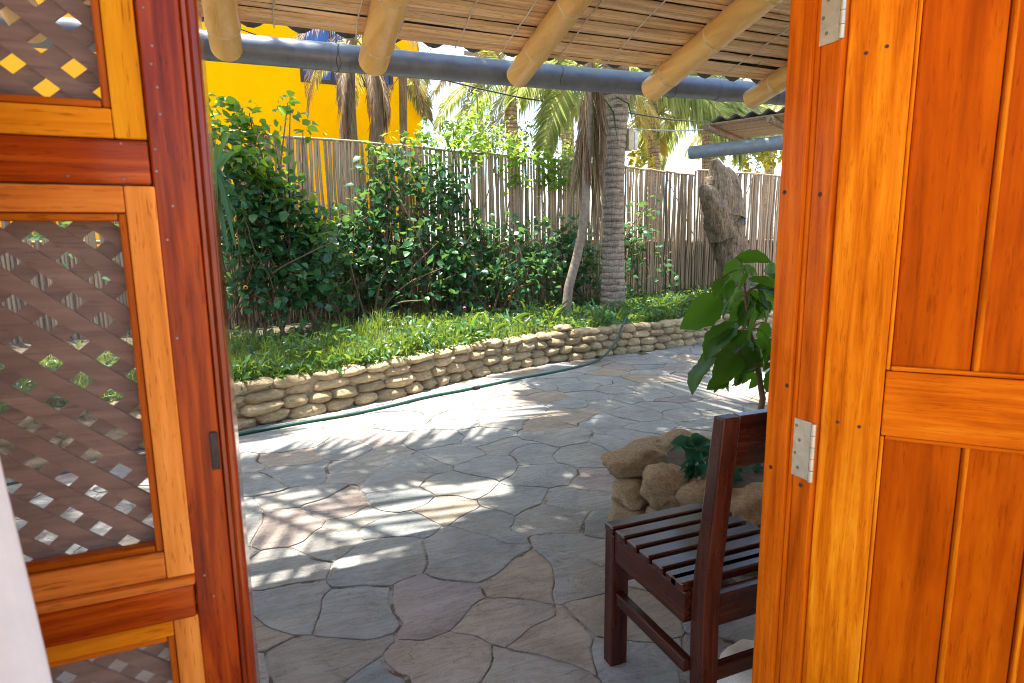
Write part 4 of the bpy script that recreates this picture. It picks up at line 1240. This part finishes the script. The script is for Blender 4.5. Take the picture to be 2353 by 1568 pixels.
# ------------------------------------------------------------------ side veranda on the right
sv = thing('side_veranda', 'far veranda roof corner with its own grey gutter, seen by the door jamb', 'roof', (5.5, 5.5, 2.4))
GA, GB = Vector((4.74, 6.0, 2.325)), Vector((5.5, 4.55, 2.325))
dirg = (GB - GA).normalized(); perp = Vector((-dirg.y, dirg.x, 0))
if perp.x < 0: perp = -perp
MB().tube([GA + dirg * (-0.02), GA + dirg * 3.2], 0.075, 20).build('gutter_pipe', M['gutter'], sv, True)
base = GA + Vector((0, 0, 0.30)) + perp * 0.02 + dirg * 0.15
rise = (perp + Vector((0, 0, -0.02))).normalized(); un2 = rise.cross(dirg).normalized()
if un2.z < 0: un2 = -un2
me_c = MB().tube([(3.2 * k / 20, 0.003 * math.sin(k), 0) for k in range(21)], 0.019, 6, True, 0.5).mesh('mat_cane', smooth=True); me_c.materials.append(M['cane'])
for k in range(30):
    o = link('mat_cane', me_c, sv, base + rise * (0.037 * k) - ORG[sv.name])
    o.rotation_euler = (0, 0, math.atan2(dirg.y, dirg.x) + random.uniform(-0.004, 0.004))
V, F = [], []
for i in range(121):
    s = 3.2 * i / 120
    for t in (-0.06, 1.2):
        p = base + dirg * s + rise * t + un2 * (0.04 + 0.024 * math.cos(2 * PI * s / 0.177)); V.append(p)
for i in range(120): F.append((2 * i, 2 * i + 2, 2 * i + 3, 2 * i + 1))
o = MB().add(V, F).build('corrugated_sheet', M['sheet'], sv, True); sm = o.modifiers.new('thick', 'SOLIDIFY'); sm.thickness = 0.008
for s in (0.06, 0.75, 1.5, 2.3):
    p = base + dirg * s - un2 * 0.06
    MB().tube([p - rise * 0.16, p + rise * 1.2], 0.035, 12).build('rafter', M['old_wood'], sv, True)

# cables
pc = thing('power_cable', 'sagging black cable strung behind the gutter towards the palms', 'cable', (2, 9, 3.4))
MB().tube([at(1000, 178, 9.0), at(1100, 203, 8.9), at(1200, 225, 8.8), at(1320, 242, 8.7), at(1440, 258, 8.6), at(1545, 275, 8.5), at(1700, 285, 8.4), at(1850, 288, 8.3)], 0.012, 6).build('cable', M['wire'], pc, True)
MB().tube([at(470, 36, 3.6), at(540, 62, 3.6), at(600, 84, 3.6), at(700, 98, 3.6), at(800, 105, 3.6), at(900, 106, 3.6)], 0.003, 5).build('thin_wire', M['wire'], pc, True)
cl = MB().tube([at(1440, 296, 7.15), at(1560, 300, 6.6), at(1680, 294, 6.2), at(1795, 280, 5.6), at(1900, 262, 5.2)], 0.009, 6).build('clothes_line', M['line'], None, True)
setprops(cl, 'pale cord stretched from the palm trunk to the side veranda', 'cord')
up_ = thing('utility_pole', 'thin weathered pole against the white sky right of the yellow house', 'pole', (5.6, 16, 0))
MB().tube([(5.6, 16, -0.05), (5.62, 16, 6.6)], [0.12, 0.09], 10).build('post', M['twig_grey'], up_, True)
MB().box((5.2, 15.96, 6.2), (6.1, 16.04, 6.3), 0.01).build('crossarm', M['twig_grey'], up_)

# ------------------------------------------------------------------ garden hose
hs = thing('garden_hose', 'dark green garden hose lying along the foot of the stone wall', 'hose', (1.5, 5, 0.02))
hp = [Vector((-2.0, 3.78, 0.014)), Vector((-1.0, 4.12, 0.014))] + [atz(x, y, 0.014) for x, y in ((550, 995), (640, 980), (720, 967), (800, 952), (900, 932), (980, 912), (1060, 896), (1140, 880), (1200, 868), (1260, 856), (1330, 842), (1375, 828))]
hp += [at(1400, 806, 5.72), at(1418, 778, 5.80), at(1428, 752, 5.87), at(1440, 722, 6.15)]


def smooth_path(p, it=2):
    for _ in range(it):
        q = [p[0]]
        for a, b_ in zip(p, p[1:]): q += [a * 0.75 + b_ * 0.25, a * 0.25 + b_ * 0.75]
        q.append(p[-1]); p = q
    return p


hp = [Vector(p) for p in hp]
for i in range(1, len(hp) - 5): hp[i] += Vector((0, 0.018 * math.sin(i * 2.1), 0))
MB().tube(smooth_path(hp), 0.0125, 10).build('hose', M['hose'], hs, True)
c0 = atz(1088, 892, 0.016); c1 = atz(1100, 889, 0.016)
MB().tube([c0, c1], 0.019, 12).build('connector', M['black_iron'], hs, True)

# ------------------------------------------------------------------ planting
def px_blob(x, y, rx, ry, Y, dy=0.28):
    c = at(x, y, Y); s = (c - Vector((0, 0, CAM_H))).dot(CF) / FPX
    return (tuple(c), (rx * s, dy, ry * s))


def shrub(name, label, blobs, dens, size, mat, group=None, stems=6, flowers=0, base=None, cat='shrub', width=0.55, strands=(), dk=2.3):
    B = [px_blob(*b_) for b_ in blobs]
    cx = sum(b_[0][0] for b_ in B) / len(B); cy = sum(b_[0][1] for b_ in B) / len(B)
    b0 = Vector((cx, cy, bed_z(cx, cy) - 0.03)) if base is None else Vector(base)
    th = thing(name, label, cat, b0, 0, group)
    seed = int(abs(cx * 1000)) % 9973; rng = np.random.default_rng(seed)
    P = blob_points(B, dens * dk, rng)
    mbs = MB(); extra = []
    for x0, x1, yt0, yt1, cnt, Y in strands:
        for q in range(cnt):
            xx = rng.uniform(x0, x1); f = (xx - x0) / (x1 - x0); yt = yt0 + (yt1 - yt0) * f + abs(rng.normal()) * 55
            xb = xx + rng.normal() * 45; path = []; dx = 0.0; arch = rng.uniform(-0.25, 0.15)
            n_ = 16
            for k in range(n_ + 1):
                t = k / n_; dx += rng.normal() * 6
                p = at(xb + (xx - xb) * t + dx, 742 + (yt - 742) * (t + 0.10 * math.sin(t * PI)), Y + arch * math.sin(t * PI) - 0.25 * t * t * (rng.random() < 0.15) + rng.normal() * 0.012)
                path.append(p)
            mbs.tube(path, [0.0065 * (1 - 0.7 * k / n_) for k in range(n_ + 1)], 4)
            pa = np.array([tuple(p) for p in path])
            m_ = int(rng.uniform(20, 40)); tt = n_ * (1 - (1 - 0.12) * rng.random(m_) ** 0.8) if False else n_ * (0.1 + 0.9 * rng.random(m_) ** 0.75)
            i0 = np.minimum(tt.astype(int), n_ - 1); fr = (tt - i0)[:, None]
            extra.append(pa[i0] * (1 - fr) + pa[i0 + 1] * fr + rng.normal(size=(m_, 3)) * np.array([0.075, 0.06, 0.07]))
    if extra:
        P = np.concatenate([P] + extra)
        so_ = mbs.build('vine_stems', M['stem'], th); so_['kind'] = 'stuff'
    V, F = leaf_cloud(P, size, width, 0.75, rng, dirbias=np.array([0, -0.35, 0.2]))
    me = np_mesh('foliage', V - np.array(b0)[None], F, M[mat])
    link('foliage', me, th)
    rnd = random.Random(seed)
    for k in range(stems):
        c, r = B[rnd.randrange(len(B))]
        e = Vector(c) + Vector((rnd.uniform(-1, 1) * r[0], rnd.uniform(-1, 1) * r[1], rnd.uniform(0, 1) * r[2]))
        s0 = b0 + Vector((rnd.uniform(-0.5, 0.5), rnd.uniform(-0.1, 0.1), 0)); md = s0.lerp(e, 0.5) + Vector((rnd.uniform(-0.15, 0.15), rnd.uniform(-0.05, 0.05), 0.15))
        MB().tube(smooth_path([s0, md, e], 2), [0.018 - 0.0012 * j for j in range(len(smooth_path([s0, md, e], 2)))], 6).build('stem', M['stem'], th)
    for k in range(flowers):
        c, r = B[rnd.randrange(len(B))]
        e = Vector(c) + Vector((rnd.uniform(-1, 1) * r[0], -r[1] * 0.9, rnd.uniform(-0.8, 0.8) * r[2]))
        mb = MB(); rs = rnd.uniform(0.010, 0.018)
        for j in range(7):
            a = j * 2.4; q = e + Vector((math.cos(a) * rs, -rs * 0.3, math.sin(a) * rs)); nn = Vector((math.cos(a), -0.8, math.sin(a))).normalized(); s1 = nn.orthogonal().normalized() * rs * 0.7; s2 = nn.cross(s1)
            mb.add([q + s1, q + s2, q - s1, q - s2], [(0, 1, 2, 3)])
        mb.build('blossom', M['petal_orange' if rnd.random() < 0.6 else 'petal_pink'], th)
    return th


shrub('lantana_shrub', 'tall dense shrub with sunlit top beside the left door leaf', [
    (520, 300, 60, 60, 6.9), (560, 345, 65, 50, 6.95), (530, 420, 80, 70, 6.8), (590, 425, 80, 50, 6.9), (560, 520, 70, 60, 6.7), (645, 510, 70, 50, 6.9), (590, 600, 80, 80, 6.6),
    (680, 590, 80, 60, 6.8), (735, 560, 60, 45, 6.95), (640, 690, 70, 50, 6.6), (560, 690, 40, 50, 6.5), (690, 660, 60, 60, 6.7), (720, 620, 50, 40, 6.9), (300, 420, 160, 150, 6.6), (160, 560, 150, 120, 6.4)], 880, 0.098, 'leaf_shrub', 'flowering shrubs along the fence', 9, 6, None, 'shrub', 0.72, ((492, 760, 250, 520, 46, 6.95), (500, 700, 330, 560, 18, 6.75)), 0.26)
shrub('lantana_shrub', 'wide flowering shrub climbing the fence below the yellow house', [
    (870, 455, 60, 40, 7.6), (930, 400, 50, 40, 7.75), (900, 510, 80, 60, 7.4), (820, 560, 60, 60, 7.3), (985, 480, 60, 60, 7.6), (930, 600, 90, 70, 7.2), (830, 660, 60, 55, 7.1), (1000, 590, 60, 60, 7.4),
    (960, 690, 70, 40, 7.1), (1010, 660, 50, 50, 7.2), (770, 620, 40, 60, 7.2), (1040, 430, 35, 50, 7.8)], 620, 0.094, 'leaf_shrub', 'flowering shrubs along the fence', 8, 6, None, 'shrub', 0.72, ((765, 900, 480, 400, 24, 7.75), (850, 1070, 330, 350, 44, 7.85), (790, 1060, 480, 500, 18, 7.5)), 0.16)
shrub('lantana_shrub', 'dark green shrub in front of the fence left of the thin palm stem', [
    (1120, 520, 60, 40, 7.7), (1180, 530, 60, 45, 7.7), (1110, 610, 50, 60, 7.4), (1180, 600, 70, 55, 7.5), (1240, 560, 50, 40, 7.7), (1150, 670, 60, 35, 7.2), (1225, 620, 40, 40, 7.6), (1290, 540, 40, 40, 7.7), (1100, 700, 60, 30, 7.1), (1250, 660, 40, 40, 7.5)],
    720, 0.090, 'leaf_shrub', 'flowering shrubs along the fence', 7, 4, None, 'shrub', 0.72, ((1050, 1330, 490, 500, 40, 7.85), (1060, 1250, 540, 570, 16, 7.55)), 0.22)
shrub('lantana_shrub', 'sparse shrub with orange flowers right behind the ringed palm trunk', [
    (1455, 540, 22, 40, 7.8), (1462, 600, 24, 40, 7.8), (1450, 480, 22, 20, 7.9), (1350, 620, 25, 60, 7.7), (1362, 540, 20, 30, 7.7), (1490, 480, 25, 10, 7.9)], 700, 0.080, 'leaf_shrub', 'flowering shrubs along the fence', 5, 6, None, 'shrub', 0.7, ((1440, 1480, 490, 480, 9, 7.9), (1335, 1375, 520, 520, 8, 7.75)), 1.0)
shrub('climbing_vine', 'leafy vine trailing over the top rail of the middle fence section', [
    (960, 320, 50, 16, 8.05), (1030, 318, 50, 25, 8.05), (1100, 345, 40, 16, 8.1), (1180, 350, 60, 30, 8.1), (1250, 385, 50, 40, 8.1), (1190, 410, 40, 20, 8.1), (1300, 400, 40, 40, 8.1), (1065, 360, 25, 25, 8.05), (880, 345, 40, 18, 8.0), (990, 300, 30, 16, 8.1)],
    900, 0.080, 'leaf_bright', None, 4, 4, None, 'vine', 0.65)
shrub('bright_sprigs', 'pale sunlit sprigs standing up against the yellow wall', [
    (505, 262, 28, 26, 6.9, 0.15), (560, 262, 22, 26, 6.9, 0.15), (545, 300, 45, 26, 6.9, 0.2), (672, 260, 12, 22, 7.0, 0.1), (690, 300, 14, 18, 7.0, 0.1), (620, 300, 24, 18, 6.95, 0.12), (495, 235, 10, 10, 6.9, 0.1), (600, 330, 40, 20, 6.9, 0.15), (525, 340, 55, 40, 6.75, 0.15), (590, 385, 50, 25, 6.75, 0.15), (640, 430, 50, 22, 6.75, 0.15), (690, 470, 45, 20, 6.78, 0.12), (740, 520, 35, 16, 6.8, 0.12), (660, 235, 10, 8, 7.0, 0.08)],
    1500, 0.10, 'leaf_bright', None, 9, 0, None, 'shrub', 0.7)  # lower blobs paint the shrub's sunlit upper edge in brighter leaf colour
shrub('bushy_tree', 'bright green bush beyond the fence right of the yellow house', [
    (1080, 290, 45, 36, 9.2), (1120, 310, 50, 30, 9.1), (1050, 305, 30, 22, 9.1), (1095, 250, 25, 26, 9.6), (1060, 330, 50, 20, 8.9)], 700, 0.085, 'leaf_bright', 'bushes beyond the fence', 4, 0, (3.2, 9.4, -0.05), 'bush')
shrub('bushy_tree', 'olive grey small-leaved bush beyond the fence behind the vine', [
    (1180, 315, 50, 30, 9.3), (1230, 320, 50, 34, 9.3), (1275, 345, 40, 36, 9.2), (1150, 330, 40, 24, 9.2), (1320, 350, 30, 30, 9.2)], 1000, 0.055, 'leaf_olive', 'bushes beyond the fence', 4, 0, (4.5, 9.4, -0.05), 'bush')
shrub('bushy_tree', 'yellow-leaved bush beyond the fence beside the old stump', [
    (1735, 360, 40, 30, 10.5), (1790, 365, 50, 30, 10.5), (1860, 360, 60, 36, 10.5), (1480, 360, 30, 30, 11.2)], 420, 0.13, 'leaf_yellow', 'bushes beyond the fence', 4, 0, (9.0, 10.6, -0.05), 'bush')


# dark sword-leaved plant by the door leaf
def blade(base, tip, w_, bend, mat, parent, name='leaf', seg=7, curl=0.0):
    base, tip = Vector(base), Vector(tip)
    d = tip - base; side = d.cross(Vector((0, -1, 0.3)))
    if side.length < 1e-4: side = Vector((1, 0, 0))
    side.normalize(); nrm = side.cross(d).normalized()
    V, F = [], []
    for k in range(seg + 1):
        t = k / seg; p = base + d * t + nrm * 0 + Vector((0, 0, bend * 4 * t * (1 - t)))
        ww = w_ * (math.sin(PI * (0.12 + 0.88 * t)) ** 0.8) * (1 if k < seg else 0.05)
        V += [p - side * ww + nrm * ww * 0.35, p, p + side * ww + nrm * ww * 0.35]
    for k in range(seg):
        a = k * 3; F += [(a, a + 1, a + 4, a + 3), (a + 1, a + 2, a + 5, a + 4)]
    return MB().add(V, F).build(name, mat, parent, True)


swd = thing('sword_plant', 'dark sword-leaved plant hanging down beside the left door leaf', 'plant', at(500, 560, 6.0))
rnd = random.Random(17)
for k in range(22):
    b0 = at(490 + rnd.uniform(-14, 14), 395 + rnd.uniform(-20, 25), 6.05 + rnd.uniform(-0.1, 0.1))
    if k < 15:
        tp_ = at(505 + rnd.uniform(-40, 40), 530 + rnd.uniform(-50, 60), 5.9 + rnd.uniform(-0.2, 0.1))
    else:
        tp_ = at(500 + rnd.uniform(-60, 60), 330 + rnd.uniform(-40, 30), 6.0)
    blade(b0, tp_, 0.020, 0.05, M['leaf_strap'], swd)
MB().tube([(at(488, 700, 6.05).x, 6.05, 0.25), at(490, 540, 6.05), at(490, 395, 6.05)], [0.05, 0.045, 0.04], 8).build('trunk', M['stem'], swd, True)

# strap-leaved plants on the bed edge
SPOTS = [(1120, 770, 'broad-leaved lily clump on the bed edge, left of the hanging hose'), (1165, 755, 'lily clump on the bed edge behind the loose top stones'), (1215, 740, 'lily clump in front of the thin palm stem'),
         (1265, 745, 'drooping lily clump on the wall top just left of the two loose stones'), (1330, 735, 'lily clump at the foot of the ringed palm trunk'), (1372, 745, 'lily clump drooping over the wall left of the hose'), (1412, 742, 'lily clump drooping over the wall beside the hose'),
         (1465, 722, 'lily clump right of the hose'), (1510, 712, 'sunlit lily clump before the bare fence section'), (1560, 705, 'sunlit lily clump left of the old stump'), (1612, 702, 'lily clump at the foot of the old stump'), (1440, 700, 'lily clump behind the hose end'), (1075, 772, 'young lily clump in the grass')]
for i, (x, y, lab) in enumerate(SPOTS):
    c = atz(x, y, 0.335); c.y = max(c.y, wall_y(c.x) + 0.12)
    c.z = bed_z(c.x, c.y)
    th = thing('lily_plant', lab, 'plant', c, 0, 'lily clumps along the bed edge'); rnd = random.Random(100 + i)
    for k in range(rnd.randrange(11, 17)):
        a = rnd.uniform(0, 6.28); L = rnd.uniform(0.2, 0.42); e = rnd.uniform(0.0, 1.1)
        tip = c + Vector((math.cos(a) * L * math.cos(e), math.sin(a) * L * math.cos(e) - 0.03, L * math.sin(e) * 0.9 + 0.02))
        blade(c + Vector((rnd.uniform(-0.03, 0.03), rnd.uniform(-0.03, 0.03), 0)), tip, rnd.uniform(0.012, 0.02), 0.06, M['leaf_strap'], th, 'leaf', 6)

# grass and weeds of the bed: nobody could count the blades
rng = np.random.default_rng(33)


def bed_points(n, x0, x1, d0, d1, pw=1.0):
    X = x0 + (x1 - x0) * rng.random(n); D = d0 + (d1 - d0) * rng.random(n) ** pw
    Yb = np.array([wall_y(x) for x in X]) + D
    Z = np.array([bed_z(x, y) for x, y in zip(X, Yb)])
    return np.stack([X, Yb, Z], 1)


def grass(P, hmin, hmax, wd, name, mat, label, cat):
    n = len(P); h = hmin + (hmax - hmin) * rng.random(n)
    a = rng.random(n) * 2 * PI; lean = rng.random(n) * 0.7
    dx, dy = np.cos(a), np.sin(a)
    cl_ = 0.6 + 0.8 * np.array([mnoise.noise(Vector((p[0] * 2.2, p[1] * 2.2, 5))) for p in P]); h *= np.clip(cl_ + 0.3, 0.35, 1.5)
    W = wd * (0.7 + 0.6 * rng.random(n)); px_, py_ = -dy, dx
    def pt(f, l, s): return np.stack([P[:, 0] + dx * lean * h * l + px_ * W * s, P[:, 1] + dy * lean * h * l + py_ * W * s, P[:, 2] + h * f], 1)
    V = np.stack([pt(-0.05, 0, -1), pt(-0.05, 0, 1), pt(0.55, 0.35, -0.8), pt(0.55, 0.35, 0.8), pt(0.95, 1.0, 0)], 1).reshape(-1, 3)
    T = np.array([(0, 1, 3), (0, 3, 2), (2, 3, 4)]); F = (T[None] + (np.arange(n) * 5)[:, None, None]).reshape(-1, 3)
    o = link(name, np_mesh(name, V, F, M[mat])); setprops(o, label, cat, None, 'stuff'); return o


grass(np.concatenate([bed_points(12000, -2.6, 2.6, 0.08, 2.0, 1.4), bed_points(2200, 2.6, 7.0, 0.1, 2.0, 1.2)]), 0.06, 0.22, 0.0045, 'grass', 'grass', 'sunlit grass growing over the raised bed', 'grass')
Pw = np.concatenate([bed_points(5600, -2.6, 2.4, 0.06, 1.9, 2.4), bed_points(1500, 2.4, 4.6, 0.12, 1.8, 1.5), bed_points(5200, 4.2, 7.6, 0.1, 2.0)])
Pw[:, 2] += 0.03 + 0.17 * rng.random(len(Pw)) * np.clip(0.7 + np.array([mnoise.noise(Vector((p[0] * 2.5, p[1] * 2.5, 9))) for p in Pw]), 0.2, 1.4)
V, F = leaf_cloud(Pw, 0.070, 0.40, 0.5, rng)
o = link('weeds', np_mesh('weeds', V, F, M['weed'])); setprops(o, 'leafy green weeds among the grass of the raised bed', 'weeds', None, 'stuff')


# large-leaved shrub in the planter
def broad_leaf(w_=0.42, seed=0):
    rnd = random.Random(seed); V, F = [], []
    seg = 9
    for k in range(seg + 1):
        t = k / seg; wv = 0.5 * w_ * (math.sin(PI * min(1, t ** 0.85)) ** 0.75 if 0 < t < 1 else 0.02)
        wv *= 1 + (0.09 if k % 2 else -0.05)
        z = -0.22 * t * t + 0.02 * math.sin(t * 9 + seed)
        V += [(-wv, t, z + wv * 0.30), (-wv * 0.5, t - 0.02, z + wv * 0.18), (0, t - 0.03, z), (wv * 0.5, t - 0.02, z + wv * 0.18), (wv, t, z + wv * 0.30)]
    for k in range(seg):
        for j in range(4):
            a = k * 5 + j; F.append((a, a + 1, a + 6, a + 5))
    me = MB().add(V, F).mesh('leaf', smooth=True); me.materials.append(M['leaf_big']); return me


BL = [broad_leaf(0.46, 0), broad_leaf(0.52, 1), broad_leaf(0.58, 2)]


def put_leaf(parent, base, tip, me, roll=0.0, face=None):
    base, tip = Vector(base), Vector(tip); y = (tip - base); L = y.length; y.normalize()
    z = Vector(face or (0, -0.3, 1)); z = z - y * z.dot(y)
    if z.length < 1e-3: z = Vector((1, 0, 0))
    z.normalize(); x = y.cross(z)
    m_ = Matrix((x, y, z)).transposed()
    o = link('leaf', me, parent, base - ORG[parent.name])
    o.rotation_euler = (m_ @ Matrix.Rotation(roll, 3, 'Y')).to_euler(); o.scale = (L, L, L)
    return o


bs = thing('broad_leaved_shrub', 'broad-leaved green shrub growing from the planter beside the door jamb', 'shrub', (2.06, 2.1, 0.3))
trk = [Vector((2.07, 2.1, 0.28)), at(1752, 915, 2.1), at(1740, 840, 2.1), at(1722, 760, 2.1), at(1712, 680, 2.1), at(1706, 620, 2.1)]
MB().tube(trk, [0.016, 0.014, 0.012, 0.009, 0.006, 0.003], 8).build('stem', M['stem'], bs, True)
LV = [((1712, 620), (1628, 655), .0), ((1700, 590), (1655, 690), .1), ((1690, 592), (1790, 588), -.1), ((1712, 620), (1700, 680), .1), ((1706, 612), (1760, 640), .1),
      ((1655, 680), (1556, 772), .12), ((1690, 690), (1640, 735), 0), ((1715, 690), (1668, 765), .1), ((1712, 680), (1790, 700), 0), ((1700, 660), (1675, 720), .05), ((1735, 660), (1790, 760), .0),
      ((1690, 740), (1590, 830), .0), ((1665, 770), (1600, 800), .1), ((1650, 800), (1590, 860), .1), ((1640, 820), (1557, 905), .1), ((1630, 830), (1600, 880), -.1),
      ((1700, 760), (1630, 790), .0), ((1720, 780), (1640, 850), .1), ((1700, 810), (1650, 850), .1), ((1680, 800), (1720, 855), .0), ((1725, 780), (1690, 850), .1), ((1735, 790), (1775, 860), .1),
      ((1690, 850), (1640, 880), .1), ((1670, 870), (1620, 890), .0), ((1720, 850), (1690, 885), .0), ((1745, 850), (1722, 905), .1), ((1750, 760), (1780, 830), .1), ((1740, 720), (1700, 800), .1),
      ((1655, 640), (1640, 690), .1), ((1720, 640), (1795, 650), .1), ((1730, 700), (1680, 760), .1), ((1765, 850), (1790, 910), 0), ((1680, 860), (1660, 905), .0), ((1700, 830), (1655, 870), .0)]
rnd = random.Random(2)
LV += [((a[0] + rnd.uniform(10, 55), a[1] + rnd.uniform(-25, 25)), (b_[0] + rnd.uniform(30, 70), b_[1] + rnd.uniform(-40, 30)), 0.0) for a, b_, _ in LV[3:34]]
for k, (a, b_, dv) in enumerate(LV):
    Yb = 2.1 + rnd.uniform(-0.10, 0.10); Yt = Yb + rnd.uniform(-0.10, 0.06) + dv * 0.3
    base = at(*a, Yb); tip = at(*b_, Yt)
    tip = base.lerp(tip, 0.78)
    put_leaf(bs, base, tip, BL[k % 3], rnd.uniform(-0.9, 0.9), (rnd.uniform(-0.9, 0.8), rnd.uniform(-1.0, 0.3), 1))
    # leaf stalk back to the stem
    if k % 2 == 0:
        j = min(range(len(trk)), key=lambda q: (trk[q] - base).length)
        MB().tube(smooth_path([trk[j], trk[j].lerp(base, 0.5) + Vector((0, 0, 0.015)), base], 1), 0.0028, 5).build('stalk', M['stem'], bs)

dp = thing('dark_leaf_plant', 'low dark bluish-green leafy plant on the planter rim left of the chair back', 'plant', at(1590, 1080, 1.98))
rnd = random.Random(23)
for k in range(34):
    c = at(1590 + rnd.uniform(-16, 20), 1062 + rnd.uniform(-45, 35), 1.93)
    a = rnd.uniform(0, 6.28); L = rnd.uniform(0.09, 0.15)
    tip = c + Vector((math.cos(a) * L * 0.8, math.sin(a) * L * 0.7 - 0.02, rnd.uniform(-0.4, 0.6) * L))
    blade(c, tip, rnd.uniform(0.018, 0.027), 0.02, M['leaf_blue'], dp, 'leaf', 6)
for k in range(4):
    MB().tube([at(1595 + 4 * k, 1120, 2.0), at(1580 + 8 * k, 1050, 2.0)], 0.004, 5).build('stem', M['stem'], dp)

rp = thing('round_leaf_plant', 'plant with round fleshy leaves growing in the planter, behind the chair seat', 'plant', at(1705, 1150, 1.80))
BLr = broad_leaf(0.85, 7); BLr.materials[0] = M['leaf_blue']
rnd = random.Random(29)
for k in range(30):
    x, y = 1705 + rnd.uniform(-42, 60), 1110 + rnd.uniform(-58, 55); c = at(x, y, 1.92 + rnd.uniform(-0.06, 0.06))
    a = rnd.uniform(0, 6.28); L = rnd.uniform(0.05, 0.085)
    put_leaf(rp, c, c + Vector((math.cos(a) * L, -0.25 * L, math.sin(a) * L * 0.9)), BLr, 0, (rnd.uniform(-0.4, 0.4), -1, 0.5))
for k in range(6):
    MB().tube([at(1700 + k * 6, 1180, 1.95), at(1680 + 14 * k, 1090, 1.94)], 0.004, 5).build('stem', M['stem'], rp)
